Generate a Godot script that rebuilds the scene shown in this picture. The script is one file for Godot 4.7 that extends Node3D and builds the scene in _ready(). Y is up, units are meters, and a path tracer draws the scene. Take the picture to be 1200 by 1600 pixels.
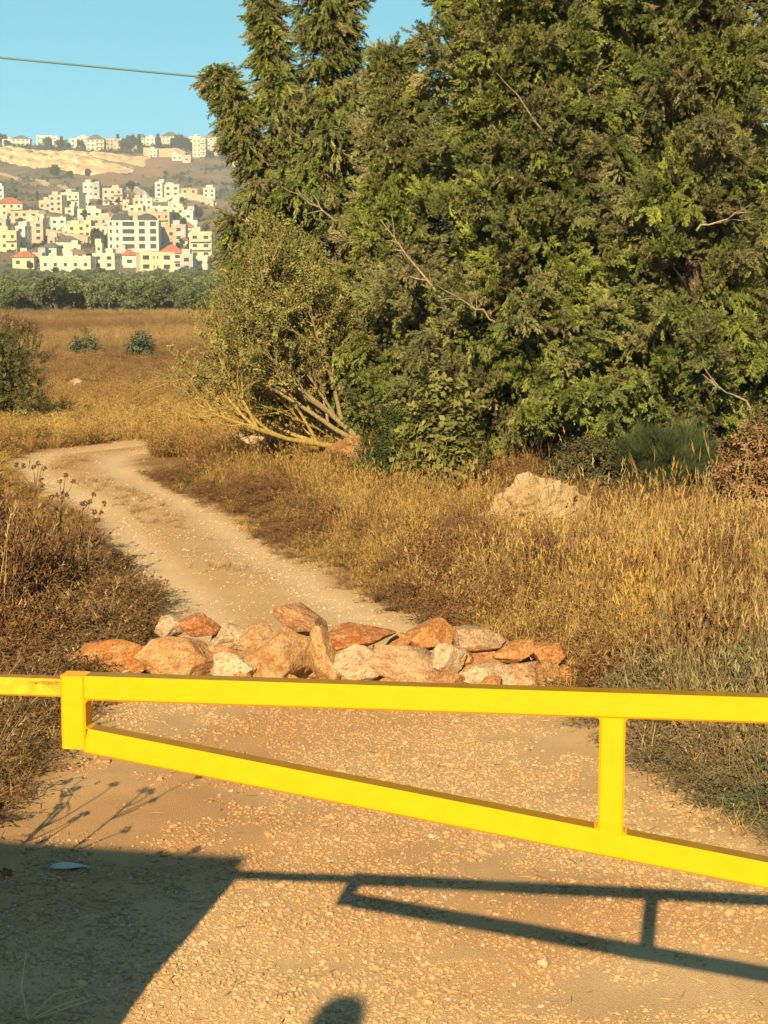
extends Node3D
# A yellow swing gate across a dirt farm track; y up, metres, the camera stands at the origin looking along -z ("d" below is the distance along -z).

var rng := RandomNumberGenerator.new()
var fn := FastNoiseLite.new()
var fine := FastNoiseLite.new()
var used := {}
var mats := {}

# ---------------------------------------------------------------- mesh helper
class B:
	var v := PackedVector3Array()
	var n := PackedVector3Array()
	var c := PackedColorArray()
	func tri(a: Vector3, b: Vector3, d: Vector3, col := Color.WHITE) -> void:
		var m := (d - a).cross(b - a).normalized()
		v.append(a); v.append(b); v.append(d)
		n.append(m); n.append(m); n.append(m)
		c.append(col); c.append(col); c.append(col)
	func tri_s(a: Vector3, b: Vector3, d: Vector3, na: Vector3, nb: Vector3, nd: Vector3, col := Color.WHITE) -> void:
		v.append(a); v.append(b); v.append(d)
		n.append(na); n.append(nb); n.append(nd)
		c.append(col); c.append(col); c.append(col)
	func quad(a: Vector3, b: Vector3, d: Vector3, e: Vector3, col := Color.WHITE) -> void:
		tri(a, b, d, col); tri(a, d, e, col)
	func box(o: Vector3, s: Vector3, basis := Basis(), col := Color.WHITE, top = null) -> void:
		var x := basis.x * s.x * .5
		var y := basis.y * s.y * .5
		var z := basis.z * s.z * .5
		quad(o - x + y + z, o + x + y + z, o + x - y + z, o - x - y + z, col)
		quad(o + x + y - z, o - x + y - z, o - x - y - z, o + x - y - z, col)
		quad(o + x + y + z, o + x + y - z, o + x - y - z, o + x - y + z, col)
		quad(o - x + y - z, o - x + y + z, o - x - y + z, o - x - y - z, col)
		quad(o - x + y - z, o + x + y - z, o + x + y + z, o - x + y + z, top if top != null else col)
		quad(o - x - y + z, o + x - y + z, o + x - y - z, o - x - y - z, col)
	# a tapered tube through points, smooth
	func tube(p: PackedVector3Array, r: PackedFloat32Array, sides := 6, col := Color.WHITE, cap := true) -> void:
		var rings := []
		var outs := []
		var ref := Vector3.UP
		for i in p.size():
			var t := (p[mini(i + 1, p.size() - 1)] - p[maxi(i - 1, 0)]).normalized()
			if absf(t.dot(ref)) > .9:
				ref = Vector3.RIGHT if absf(t.x) < .8 else Vector3.BACK
			var a := t.cross(ref).normalized()
			var b := t.cross(a)
			var ring := PackedVector3Array()
			var outn := PackedVector3Array()
			for k in sides:
				var w := TAU * k / sides
				var o := a * cos(w) + b * sin(w)
				outn.append(o)
				ring.append(p[i] + o * r[i])
			rings.append(ring); outs.append(outn)
		for i in p.size() - 1:
			for k in sides:
				var k2 := (k + 1) % sides
				tri_s(rings[i][k], rings[i + 1][k], rings[i + 1][k2], outs[i][k], outs[i + 1][k], outs[i + 1][k2], col)
				tri_s(rings[i][k], rings[i + 1][k2], rings[i][k2], outs[i][k], outs[i + 1][k2], outs[i][k2], col)
		if cap:
			var e := p.size() - 1
			for k in range(1, sides - 1):
				tri(rings[0][0], rings[0][k + 1], rings[0][k], col)
				tri(rings[e][0], rings[e][k], rings[e][k + 1], col)
	func spike(a: Vector3, b: Vector3, r: float, col := Color.WHITE) -> void:
		var t := (b - a).normalized()
		var x := t.cross(Vector3.UP if absf(t.y) < .9 else Vector3.RIGHT).normalized()
		var y := t.cross(x)
		var m := a.lerp(b, .35)
		var p0 := m + x * r
		var p1 := m - x * r * .5 + y * r * .87
		var p2 := m - x * r * .5 - y * r * .87
		tri(b, p0, p1, col); tri(b, p1, p2, col); tri(b, p2, p0, col)
		tri(a, p1, p0, col); tri(a, p2, p1, col); tri(a, p0, p2, col)
	func blade(o: Vector3, dir: Vector3, bend: Vector3, l: float, w: float, col: Color) -> void:
		var side := dir.cross(bend + Vector3(.01, .02, .03)).normalized() * w * .5
		var p1 := o + dir * l * .5 + bend * l * .12
		var p2 := o + dir * l + bend * l * .5
		quad(o - side, p1 - side * .8, p1 + side * .8, o + side, col)
		tri(p1 - side * .8, p2, p1 + side * .8, col)
	func mesh(m: Material = null) -> ArrayMesh:
		var a := []
		a.resize(Mesh.ARRAY_MAX)
		a[Mesh.ARRAY_VERTEX] = v
		a[Mesh.ARRAY_NORMAL] = n
		a[Mesh.ARRAY_COLOR] = c
		var out := ArrayMesh.new()
		if v.size() == 0:
			return out
		out.add_surface_from_arrays(Mesh.PRIMITIVE_TRIANGLES, a)
		if m:
			out.surface_set_material(0, m)
		return out

# ---------------------------------------------------------------- scene tree helpers
func numbered(called: String) -> String:
	var k: int = used.get(called, 0)
	used[called] = k + 1
	return called if k == 0 else "%s_%03d" % [called, k]

func metas(o: Node, label := "", category := "", group := "", kind := "") -> Node:
	if label: o.set_meta("label", label)
	if category: o.set_meta("category", category)
	if group: o.set_meta("group", group)
	if kind: o.set_meta("kind", kind)
	return o

func thing(called: String, label: String, category: String, at := Vector3.ZERO, yaw := 0.0, group := "") -> Node3D:
	var o := Node3D.new()
	o.name = numbered(called)
	add_child(o, true)
	o.position = at
	o.rotation.y = yaw
	metas(o, label, category, group)
	return o

func obj(called: String, m: Mesh, mat: Material, parent: Node = null) -> MeshInstance3D:
	var o := MeshInstance3D.new()
	o.mesh = m
	if mat: o.material_override = mat
	if parent == null:
		o.name = numbered(called)
		add_child(o, true)
	else:
		o.name = called
		parent.add_child(o, true)
	return o

func many(called: String, m: Mesh, mat: Material, where: Array, cols: PackedColorArray, parent: Node = null) -> MultiMeshInstance3D:
	var mm := MultiMesh.new()
	mm.transform_format = MultiMesh.TRANSFORM_3D
	mm.use_colors = true
	mm.mesh = m
	mm.instance_count = where.size()
	for i in where.size():
		mm.set_instance_transform(i, where[i])
		mm.set_instance_color(i, cols[i])
	var o := MultiMeshInstance3D.new()
	o.multimesh = mm
	o.material_override = mat
	o.set_meta("kind", "stuff")
	if parent == null:
		o.name = numbered(called)
		add_child(o, true)
	else:
		o.name = called
		parent.add_child(o, true)
	return o

func lin(r: float, g: float, b: float) -> Color:      # a linear base colour as albedo_color wants it
	return Color(r, g, b).linear_to_srgb()

func vmat(called: String, rough := .85, spec := .3, back := 0.0) -> StandardMaterial3D:
	if mats.has(called): return mats[called]
	var m := StandardMaterial3D.new()
	m.vertex_color_use_as_albedo = true
	m.roughness = rough
	m.metallic_specular = spec
	if back > 0.0:
		m.backlight_enabled = true
		m.backlight = Color(back, back, back)
		m.cull_mode = BaseMaterial3D.CULL_DISABLED
	mats[called] = m
	return m

func flat(called: String, c: Color, rough := .8, metal := 0.0) -> StandardMaterial3D:
	if mats.has(called): return mats[called]
	var m := StandardMaterial3D.new()
	m.albedo_color = c
	m.roughness = rough
	m.metallic = metal
	mats[called] = m
	return m

func noise_tex(seed_: int, freq: float, lo: Color, hi: Color, size := 512, oct := 4, mid = null) -> NoiseTexture2D:
	var f := FastNoiseLite.new()
	f.seed = seed_
	f.noise_type = FastNoiseLite.TYPE_SIMPLEX_SMOOTH
	f.frequency = freq
	f.fractal_octaves = oct
	var g := Gradient.new()
	g.set_color(0, lo); g.set_color(1, hi)
	if mid != null: g.add_point(.5, mid)
	var t := NoiseTexture2D.new()
	t.width = size; t.height = size
	t.seamless = true
	t.noise = f
	t.color_ramp = g
	return t

func bump_tex(seed_: int, freq: float, strength := 6.0, size := 512, oct := 5) -> NoiseTexture2D:
	var t := noise_tex(seed_, freq, Color.BLACK, Color.WHITE, size, oct)
	t.color_ramp = null
	t.as_normal_map = true
	t.bump_strength = strength
	return t

func textured(called: String, tint: Color, tex: Texture2D, nrm: Texture2D, scale_: float, rough := .9, nscale := 1.0, vc := true, world := true) -> StandardMaterial3D:
	if mats.has(called): return mats[called]
	var m := StandardMaterial3D.new()
	m.albedo_color = tint
	m.vertex_color_use_as_albedo = vc
	m.albedo_texture = tex
	if nrm:
		m.normal_enabled = true
		m.normal_texture = nrm
		m.normal_scale = nscale
	m.uv1_triplanar = true
	m.uv1_world_triplanar = world
	m.uv1_scale = Vector3.ONE * scale_
	m.roughness = rough
	m.metallic_specular = .25
	mats[called] = m
	return m

func rf(a: float, b: float) -> float: return rng.randf_range(a, b)
func rdir() -> Vector3:
	var z := rf(-1, 1)
	var a := rf(0, TAU)
	var r := sqrt(1 - z * z)
	return Vector3(r * cos(a), z, r * sin(a))
func basis_up(up: Vector3, spin: float, s: Vector3) -> Basis:
	var y := up.normalized()
	var x := y.cross(Vector3.FORWARD if absf(y.z) < .9 else Vector3.RIGHT).normalized()
	var z := x.cross(y)
	return Basis(x, y, z) * Basis(Vector3.UP, spin) * Basis.from_scale(s)
func mixc(a: Color, b: Color, t: float) -> Color: return a.lerp(b, clampf(t, 0, 1))

# ---------------------------------------------------------------- the lie of the land
# centre line of the track: x, d, half width
const TRACK := [[.2, -8, 2.6], [0.05, 5, 2.3], [-.12, 7, 1.8], [-.35, 10.2, 1.33], [-.97, 12.8, .92], [-1.7, 15.1, .9], [-2.5, 17.9, .9], [-3.65, 20.8, .95], [-4.4, 23, .98], [-4.5, 24.5, .98], [-3.7, 25.8, .9], [-2, 26.5, .9], [2, 27, 1.0], [12, 28.5, 1.0]]

func track(x: float, d: float) -> Vector2:            # (distance outside the edge, offset from the centre line / half width)
	var best := 1e9
	var off := 0.0
	for i in TRACK.size() - 1:
		var a := Vector2(TRACK[i][0], TRACK[i][1])
		var b := Vector2(TRACK[i + 1][0], TRACK[i + 1][1])
		if (d < minf(a.y, b.y) - 6 and i > 0) or d > maxf(a.y, b.y) + 6:
			continue
		var p := Vector2(x, d)
		var ab := b - a
		var t := clampf((p - a).dot(ab) / ab.length_squared(), 0, 1)
		var q := a + ab * t
		var w: float = lerpf(TRACK[i][2], TRACK[i + 1][2], t)
		var e := p.distance_to(q) - w
		if e < best:
			best = e
			off = -signf((p - a).cross(ab)) * p.distance_to(q) / w   # positive to the left of the way
	return Vector2(minf(best, 50.0), off)

const HILL := [[200, 0.0], [420, 1.6], [600, 5.9], [900, 42.2], [1200, 80.8], [1500, 129.3], [1620, 132.0], [2200, 115.0], [5000, 20.0]]
func ground_y(x: float, d: float) -> float:
	if d > 195:
		var y := 0.0
		for i in HILL.size() - 1:
			if d >= HILL[i][0]:
				y = lerpf(HILL[i][1], HILL[i + 1][1], clampf((d - HILL[i][0]) / (HILL[i + 1][0] - HILL[i][0]), 0, 1))
		var k := smoothstep(620, 900, d) * (1.0 - smoothstep(1400, 1500, d) * .6)
		return y + k * 5.0 * fn.get_noise_2d(x * .25, d * .25) + smoothstep(195, 420, d) * .5 * fn.get_noise_2d(x * 1.5, d * 1.5)
	var t := track(x, d)
	var e := t.x
	var y2 := .05 * fn.get_noise_2d(x * 6, d * 6)
	if d > 3 and d < 60:
		var right := t.y < 0
		var up := (.06 if right else .08) * smoothstep(0, 1.6, e) * smoothstep(11, 15, d) * (1.0 - smoothstep(26, 38, d))
		y2 += up + .42 * exp(-(pow((x + .15) / 1.0, 2) + pow((d - 21.2) / 1.1, 2)))
	if e < .3 and d > 3 and d < 40:                       # two worn wheel lines
		var o := absf(t.y)
		y2 -= .035 * exp(-pow((o - .55) / .22, 2)) * smoothstep(9, 13, d)
		y2 += .012 * fine.get_noise_2d(x * 25, d * 25)
	return y2

func G(x: float, d: float) -> Vector3: return Vector3(x, ground_y(x, d), -d)

func ground_col(x: float, d: float) -> Color:
	var n1 := fn.get_noise_2d(x * 3 + 50, d * 3)
	var n2 := fine.get_noise_2d(x * 12, d * 12)
	if d < 195:
		var soil := mixc(Color(.25, .135, .05), Color(.36, .22, .085), .5 + n1)
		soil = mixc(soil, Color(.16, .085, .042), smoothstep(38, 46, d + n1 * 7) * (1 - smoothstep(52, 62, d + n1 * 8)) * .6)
		soil = mixc(soil, Color(.25, .145, .065), smoothstep(58, 80, d) * .8)
		if d > 60:
			return mixc(soil, Color(.31, .225, .09), smoothstep(.0, .3, fn.get_noise_2d(x * .9, d * .3 + 9)) * .8)
		var t := track(x, d)
		var dirt := mixc(Color(.55, .35, .165), Color(.63, .43, .225), .5 + n1 * .9 + n2 * .4)
		dirt = mixc(dirt, Color(.48, .25, .105), smoothstep(.05, .5, fn.get_noise_2d(x * 5 - 30, d * 5)) * .6)
		var rut := exp(-pow((absf(t.y) - .55) / .25, 2)) * smoothstep(9, 13, d)
		dirt = mixc(dirt, Color(.70, .51, .30), rut * .95)
		return mixc(dirt, soil, smoothstep(-.12, .25, t.x + n2 * .35))
	# the far slope: scrub, bare soil, pale scree
	var m := fn.get_noise_2d(x * .35, d * .35 + 300)
	var m2 := fine.get_noise_2d(x * .5, d * .5)
	var base := mixc(Color(.235, .165, .115), Color(.115, .11, .07), .5 + m * 1.6 + m2 * .7)
	base = mixc(base, Color(.32, .235, .155), smoothstep(.1, .35, fn.get_noise_2d(x * .2 + 70, d * .9)) * .7)
	if d < 600:
		base = mixc(Color(.16, .1, .045), Color(.10, .095, .045), .5 + m)
	# the bare reddish-brown shoulder right of the quarry
	var bx := (x + 192.0) / 38.0
	var bd := (d - 1270.0) / 110.0
	base = mixc(base, mixc(Color(.30, .175, .115), Color(.37, .23, .15), .5 + m2), 1 - smoothstep(.75, 1.1, sqrt(bx * bx + bd * bd) + m2 * .25))
	base = mixc(base, Color(.075, .085, .055), smoothstep(1395, 1420, d) * .8)
	return base

func make_ground() -> void:
	var xs := PackedFloat32Array()
	var x := 0.0
	while x < 3200:
		xs.append(x)
		x += .1 if x < 6 else maxf(.1, (x - 3) * .033)
	var cols := PackedFloat32Array()
	for i in range(xs.size() - 1, 0, -1): cols.append(-xs[i])
	cols.append_array(xs)
	var rows := PackedFloat32Array([-3000, -900, -300, -100, -40, -20, -10, -6, -3, -1, 0, 1, 2, 3])
	var d := 3.5
	while d < 5200:
		rows.append(d)
		d += .09 if d < 12 else minf(.09 + (d - 12) * .02, 14.0 if d < 1700 else 300.0)
	var nc := cols.size()
	var vs := PackedVector3Array()
	var cs := PackedColorArray()
	vs.resize(nc * rows.size()); cs.resize(nc * rows.size())
	for j in rows.size():
		for i in nc:
			vs[j * nc + i] = G(cols[i], rows[j])
			cs[j * nc + i] = ground_col(cols[i], rows[j])
	var ns := PackedVector3Array()
	ns.resize(vs.size())
	var idx := PackedInt32Array()
	for j in rows.size():
		for i in nc:
			var a := vs[j * nc + mini(i + 1, nc - 1)] - vs[j * nc + maxi(i - 1, 0)]
			var b := vs[mini(j + 1, rows.size() - 1) * nc + i] - vs[maxi(j - 1, 0) * nc + i]
			ns[j * nc + i] = a.cross(b).normalized()
			if i < nc - 1 and j < rows.size() - 1:
				var k := j * nc + i
				idx.append_array([k, k + nc, k + nc + 1, k, k + nc + 1, k + 1])
	var arr := []
	arr.resize(Mesh.ARRAY_MAX)
	arr[Mesh.ARRAY_VERTEX] = vs; arr[Mesh.ARRAY_NORMAL] = ns; arr[Mesh.ARRAY_COLOR] = cs; arr[Mesh.ARRAY_INDEX] = idx
	var m := ArrayMesh.new()
	m.add_surface_from_arrays(Mesh.PRIMITIVE_TRIANGLES, arr)
	var mat := textured("soil", Color.WHITE, noise_tex(4, .045, Color(.88, .86, .84), Color(1, 1, 1), 1024, 6), bump_tex(5, .11, 8.0, 1024, 4), 1.3, .95, .95)
	metas(obj("ground", m, mat), "dry ochre ground with a pale dirt track bending away to the left", "ground", "", "structure")

# ---------------------------------------------------------------- stones
func rock_mesh(size: Vector3, seed_: int, ca: Color, cb: Color, sub := 17, facets := 22, rough := .05) -> ArrayMesh:
	var r := RandomNumberGenerator.new()
	r.seed = seed_ * 77 + 5
	var planes := []
	for i in facets:
		var p := Vector3(r.randf_range(-1, 1), r.randf_range(-1, 1), r.randf_range(-1, 1)).normalized()
		planes.append([p, r.randf_range(.56, .80)])
	var f := FastNoiseLite.new()
	f.seed = seed_
	f.frequency = 1.1
	f.fractal_octaves = 4
	var pos := PackedVector3Array()
	var col := PackedColorArray()
	var nrm := PackedVector3Array()
	var idx := PackedInt32Array()
	var axes := [[Vector3.RIGHT, Vector3.UP, Vector3.BACK], [Vector3.LEFT, Vector3.UP, Vector3.FORWARD], [Vector3.BACK, Vector3.UP, Vector3.LEFT], [Vector3.FORWARD, Vector3.UP, Vector3.RIGHT], [Vector3.RIGHT, Vector3.FORWARD, Vector3.UP], [Vector3.RIGHT, Vector3.BACK, Vector3.DOWN]]
	for ax in axes:
		var s0 := pos.size()
		for j in sub + 1:
			for i in sub + 1:
				var dir: Vector3 = (ax[2] + ax[0] * tan((2.0 * i / sub - 1) * PI / 4) + ax[1] * tan((2.0 * j / sub - 1) * PI / 4)).normalized()
				var rad := 1.0
				for p in planes:
					var k: float = dir.dot(p[0])
					if k > .05: rad = minf(rad, p[1] / k)
				var ridge := 1.0 - absf(f.get_noise_3dv(dir * 1.6)) * 2.0
				rad *= 1.0 + rough * (f.get_noise_3dv(dir * 1.3 + Vector3(9, 0, 0)) * 1.6 + ridge * .35 + f.get_noise_3dv(dir * 5.0) * .5)
				pos.append(dir * rad * size * .64)
				var t := .5 + f.get_noise_3dv(dir * 1.4 + Vector3(0, 20, 0)) * 1.5
				var cc := ca.lerp(cb, clampf(t, 0, 1))
				if sub > 4: cc = cc.lerp(Color(.68, .50, .31), smoothstep(.12, .3, f.get_noise_3dv(dir * 3.2 + Vector3(40, 0, 0))) * .55)
				if sub > 4: cc = cc.lerp(Color(.40, .13, .045), smoothstep(.14, .36, f.get_noise_3dv(dir * 2.6 + Vector3(0, 0, 60))) * (.6 if sub < 25 else .12))
				col.append(cc)
				nrm.append(Vector3.ZERO)
		for j in sub:
			for i in sub:
				var k := s0 + j * (sub + 1) + i
				for t3 in [[k, k + sub + 1, k + sub + 2], [k, k + sub + 2, k + 1]]:
					idx.append_array(t3)
					var m := (pos[t3[2]] - pos[t3[0]]).cross(pos[t3[1]] - pos[t3[0]])
					nrm[t3[0]] += m; nrm[t3[1]] += m; nrm[t3[2]] += m
	# broken stone: mostly faceted, a little rounded
	var fp := PackedVector3Array()
	var fnm := PackedVector3Array()
	var fc := PackedColorArray()
	for i in range(0, idx.size(), 3):
		var m := (pos[idx[i + 2]] - pos[idx[i]]).cross(pos[idx[i + 1]] - pos[idx[i]]).normalized()
		for q in 3:
			fp.append(pos[idx[i + q]])
			fnm.append((m * .75 + nrm[idx[i + q]].normalized() * .25).normalized())
			fc.append(col[idx[i + q]])
	var arr := []
	arr.resize(Mesh.ARRAY_MAX)
	arr[Mesh.ARRAY_VERTEX] = fp; arr[Mesh.ARRAY_NORMAL] = fnm; arr[Mesh.ARRAY_COLOR] = fc
	var out := ArrayMesh.new()
	out.add_surface_from_arrays(Mesh.PRIMITIVE_TRIANGLES, arr)
	return out

func stone_mat() -> StandardMaterial3D:
	return textured("stone", Color.WHITE, noise_tex(21, .03, Color(.62, .55, .50), Color(1, 1, 1), 512, 5), bump_tex(22, .04, 10.0, 512, 5), 3.5, .9, .9, true, false)

func rock(p: Vector3, size: Vector3, roll: float, seed_: int, tone: String, label: String, group := "stones blocking the track", sub := 17) -> void:
	var tones := {"tan": [Color(.50, .30, .12), Color(.58, .40, .20)], "orange": [Color(.52, .22, .06), Color(.55, .32, .12)], "red": [Color(.40, .14, .05), Color(.50, .25, .10)], "cream": [Color(.62, .48, .30), Color(.72, .60, .42)], "grey": [Color(.46, .32, .18), Color(.56, .42, .26)], "brown": [Color(.40, .22, .10), Color(.50, .30, .15)]}
	var m := rock_mesh(size * (Vector3(1.12, .92, 1.1) if sub > 10 and sub < 25 else Vector3.ONE), seed_, tones[tone][0], tones[tone][1], sub)
	var o := obj("boulder", m, stone_mat())
	o.position = p
	o.rotation = Vector3(rf(-.15, .15), rf(-.3, .3), roll)
	metas(o, label, "stone", group)

func make_stones() -> void:
	var D := 10.05
	# x, y, d, width, height, depth, roll
	rock(Vector3(-1.74, .11, -D), Vector3(.46, .33, .36), .08, 1, "orange", "low ochre stone at the left end of the stone barrier")
	rock(Vector3(-1.96, .07, -D + .02), Vector3(.2, .2, .2), .1, 2, "tan", "small pale stone in dry grass at the far left tip of the barrier")
	rock(Vector3(-1.27, .14, -D), Vector3(.50, .40, .38), -.03, 3, "tan", "wide brown block carrying the cream and the red stone")
	rock(Vector3(-1.335, .345, -D - .08), Vector3(.165, .15, .16), .2, 4, "cream", "small cream stone standing on the wide brown block")
	rock(Vector3(-1.16, .35, -D - .08), Vector3(.205, .155, .18), -.06, 5, "red", "mottled red stone lying on the wide brown block")
	rock(Vector3(-.955, .27, -D - .12), Vector3(.23, .15, .22), .0, 6, "cream", "flat cream stone right of the mottled red stone")
	rock(Vector3(-.80, .285, -D - .1), Vector3(.20, .14, .2), .45, 7, "tan", "tilted tan stone left of the big middle stone")
	rock(Vector3(-.915, .10, -D + .04), Vector3(.27, .24, .26), .05, 8, "cream", "pinkish cream stone low between the brown block and the big middle stone")
	rock(Vector3(-.62, .17, -D - .02), Vector3(.38, .40, .34), -.05, 9, "tan", "big angular tan stone in the middle of the barrier", "stones blocking the track", 16)
	rock(Vector3(-.50, .36, -D - .2), Vector3(.33, .17, .30), -.5, 10, "brown", "brown slab tilting down to the right on top of the barrier")
	rock(Vector3(-.375, .17, -D + .06), Vector3(.18, .34, .22), .25, 11, "tan", "upright pointed stone right of the big middle stone")
	rock(Vector3(-.17, .285, -D - .06), Vector3(.38, .175, .28), .04, 12, "red", "flat red-brown oval stone on top of the barrier")
	rock(Vector3(-.17, .10, -D), Vector3(.40, .29, .32), -.02, 13, "cream", "large whitish stone under the red-brown oval one")
	rock(Vector3(.13, .11, -D - .02), Vector3(.50, .24, .36), -.22, 14, "grey", "grey-brown slab sloping down to the right behind the top rail")
	rock(Vector3(.28, .25, -D - .18), Vector3(.24, .22, .22), .1, 15, "orange", "reddish orange stone behind the bright pointed one")
	rock(Vector3(.10, .20, -D - .2), Vector3(.2, .13, .2), .3, 16, "orange", "small orange stone on the grey-brown slab")
	rock(Vector3(.375, .16, -D + .05), Vector3(.20, .26, .2), .35, 17, "cream", "bright pointed stone leaning left of the grey-tan stone")
	rock(Vector3(.385, .04, -D + .1), Vector3(.22, .15, .2), 0, 18, "brown", "small pinkish stone low under the bright pointed one")
	rock(Vector3(.57, .24, -D - .14), Vector3(.31, .19, .26), -.05, 19, "grey", "grey-tan patchy stone on top of the barrier's right part")
	rock(Vector3(.605, .065, -D + .06), Vector3(.29, .19, .26), .1, 20, "cream", "cream stone low under the grey-tan patchy stone")
	rock(Vector3(.475, .155, -D - .04), Vector3(.17, .16, .2), -.3, 21, "orange", "small orange stone wedged beside the bright pointed one")
	rock(Vector3(.82, .185, -D - .06), Vector3(.24, .15, .22), .2, 22, "orange", "flat orange stone with a pale ridge near the barrier's right end")
	rock(Vector3(.84, .06, -D), Vector3(.25, .18, .24), 0, 23, "grey", "grey-green stone under the flat orange one near the right end")
	rock(Vector3(1.02, .17, -D - .04), Vector3(.2, .165, .2), -.1, 24, "orange", "orange stone on top at the barrier's right end")
	rock(Vector3(.985, .06, -D + .05), Vector3(.15, .16, .16), .2, 25, "brown", "small brown stone below the right end of the barrier")
	rock(Vector3(1.11, .05, -D), Vector3(.16, .15, .18), .4, 26, "brown", "last small brown stone by the grey bush at the barrier's right end")
	rock(Vector3(-.14, .035, -16.8), Vector3(.1, .1, .1), 0, 27, "grey", "fist-sized stone on the track behind the barrier", "")
	# by the trees
	var big := obj("limestone_boulder", rock_mesh(Vector3(.84, .62, .6), 41, Color(.46, .36, .19), Color(.58, .47, .29), 28, 10, .2), stone_mat())
	big.position = Vector3(1.49, .24, -16.3)
	metas(big, "large yellowish rough boulder in the grass below the cypresses", "boulder")
	rock(Vector3(-.42, .40, -20.5), Vector3(.62, .42, .5), -.1, 32, "brown", "brown rock under the foot of the leaning bush", "")
	rock(Vector3(-.02, .40, -20.4), Vector3(.42, .3, .4), .2, 33, "brown", "brown lumpy rock right of the foot of the leaning bush", "")
	rock(Vector3(-1.75, .35, -23.4), Vector3(.5, .26, .4), 0, 34, "cream", "pale pinkish rock behind the leaning bush", "")
	rock(Vector3(.41, .10, -16.05), Vector3(.11, .1, .1), 0, 35, "cream", "small white stone lying in the dry grass left of the big boulder", "")
	rock(Vector3(-7.65, .1, -41.5), Vector3(.45, .3, .4), 0, 36, "cream", "pale stone in the dry field before the brown weed patch", "")
	rock(Vector3(.57, .012, -5.70), Vector3(.055, .05, .05), 0, 37, "cream", "white pebble on the gravel below the gate shadow", "", 8)
	rock(Vector3(.62, .10, -D - .13), Vector3(.36, .26, .26), .1, 28, "brown", "brown stone at the back between the grey-tan patchy stone and the cream one")
	rock(Vector3(-1.02, .12, -D - .1), Vector3(.3, .24, .26), .1, 29, "brown", "brown stone at the back under the flat cream stone")
	for k in 26:
		var x := -1.85 + 2.95 * k / 25.0 + rf(-.05, .05)
		rock(Vector3(x, rf(.02, .07), -D + rf(-.12, .22)), Vector3(rf(.09, .17), rf(.07, .13), rf(.09, .15)), rf(-.4, .4), 200 + k, ["tan", "orange", "cream", "brown"][k % 4], "small rubble stone filling the foot of the stone barrier", "rubble at the foot of the barrier", 8)
	# a flat scrap lying in the shade
	var b := B.new()
	var k := 14
	for i in k:
		var a0 := TAU * i / k
		var a1 := TAU * (i + 1) / k
		var p0 := Vector3(cos(a0) * .082 * (1 + .2 * sin(a0 * 3)), .004 + .006 * sin(a0 * 2), sin(a0) * .03)
		var p1 := Vector3(cos(a1) * .082 * (1 + .2 * sin(a1 * 3)), .004 + .006 * sin(a1 * 2), sin(a1) * .03)
		b.tri(Vector3(0, .014, 0), p0, p1)
		b.tri(Vector3(0, .004, 0), p1 - Vector3(0, .004, 0), p0 - Vector3(0, .004, 0))
		b.quad(p0, p0 - Vector3(0, .004, 0), p1 - Vector3(0, .004, 0), p1)
	var scrap := obj("paper_scrap", b.mesh(), flat("scrap", lin(.40, .42, .34), .9))
	scrap.position = G(-1.31, 6.72) + Vector3(0, .012, 0)
	scrap.rotation.y = -.1
	metas(scrap, "pale flat paper scrap lying in the big shadow", "litter")

func make_gravel() -> void:
	var base := []
	for s in 4:
		base.append(rock_mesh(Vector3(1, .62, .9), 900 + s, Color(.90, .87, .84), Color(1, 1, 1), 2, 7, .22))
	var where := [[], [], [], []]
	var cols := [PackedColorArray(), PackedColorArray(), PackedColorArray(), PackedColorArray()]
	for i in 260000:
		var near := i < 190000
		var d := rf(4.6, 11.0) if near else rf(11.0, 27.0)
		var x := rf(-.25, .25) * d * 1.1 if near else rf(-6, 1.0)
		var t := track(x, d)
		if t.x > .35: continue
		var n := fn.get_noise_2d(x * 9, d * 9) + .6 * fine.get_noise_2d(x * 30, d * 30)
		n += .45 * exp(-pow((t.y + .15) / .35, 2)) - .12
		if rng.randf() > smoothstep(-.5, .22, n): continue
		var s := .0036 + .0155 * pow(rng.randf(), 3.8)
		if rng.randf() < .03: s *= 1.9
		if not near: s *= 1.2
		var k := rng.randi() % 4
		var q := G(x, d) + Vector3(0, s * .02, 0)
		where[k].append(Transform3D(Basis.from_euler(Vector3(rf(-.5, .5), rf(0, TAU), rf(-.5, .5))) * Basis.from_scale(Vector3.ONE * s * rf(.8, 1.3)), q))
		var c := ground_col(x, d) * rf(.55, .88)
		if rng.randf() < .1: c = mixc(Color(.30, .18, .10), Color(.50, .40, .28), rng.randf())
		cols[k].append(c)
	for k in 4:
		var o := many("gravel", base[k], stone_plain(), where[k], cols[k])
		metas(o, ["pale angular gravel scattered over the dirt track", "ochre gravel scattered over the dirt track", "rounded gravel mixed into the track", "flat gravel chips mixed into the track"][k], "gravel", "", "stuff")

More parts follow.
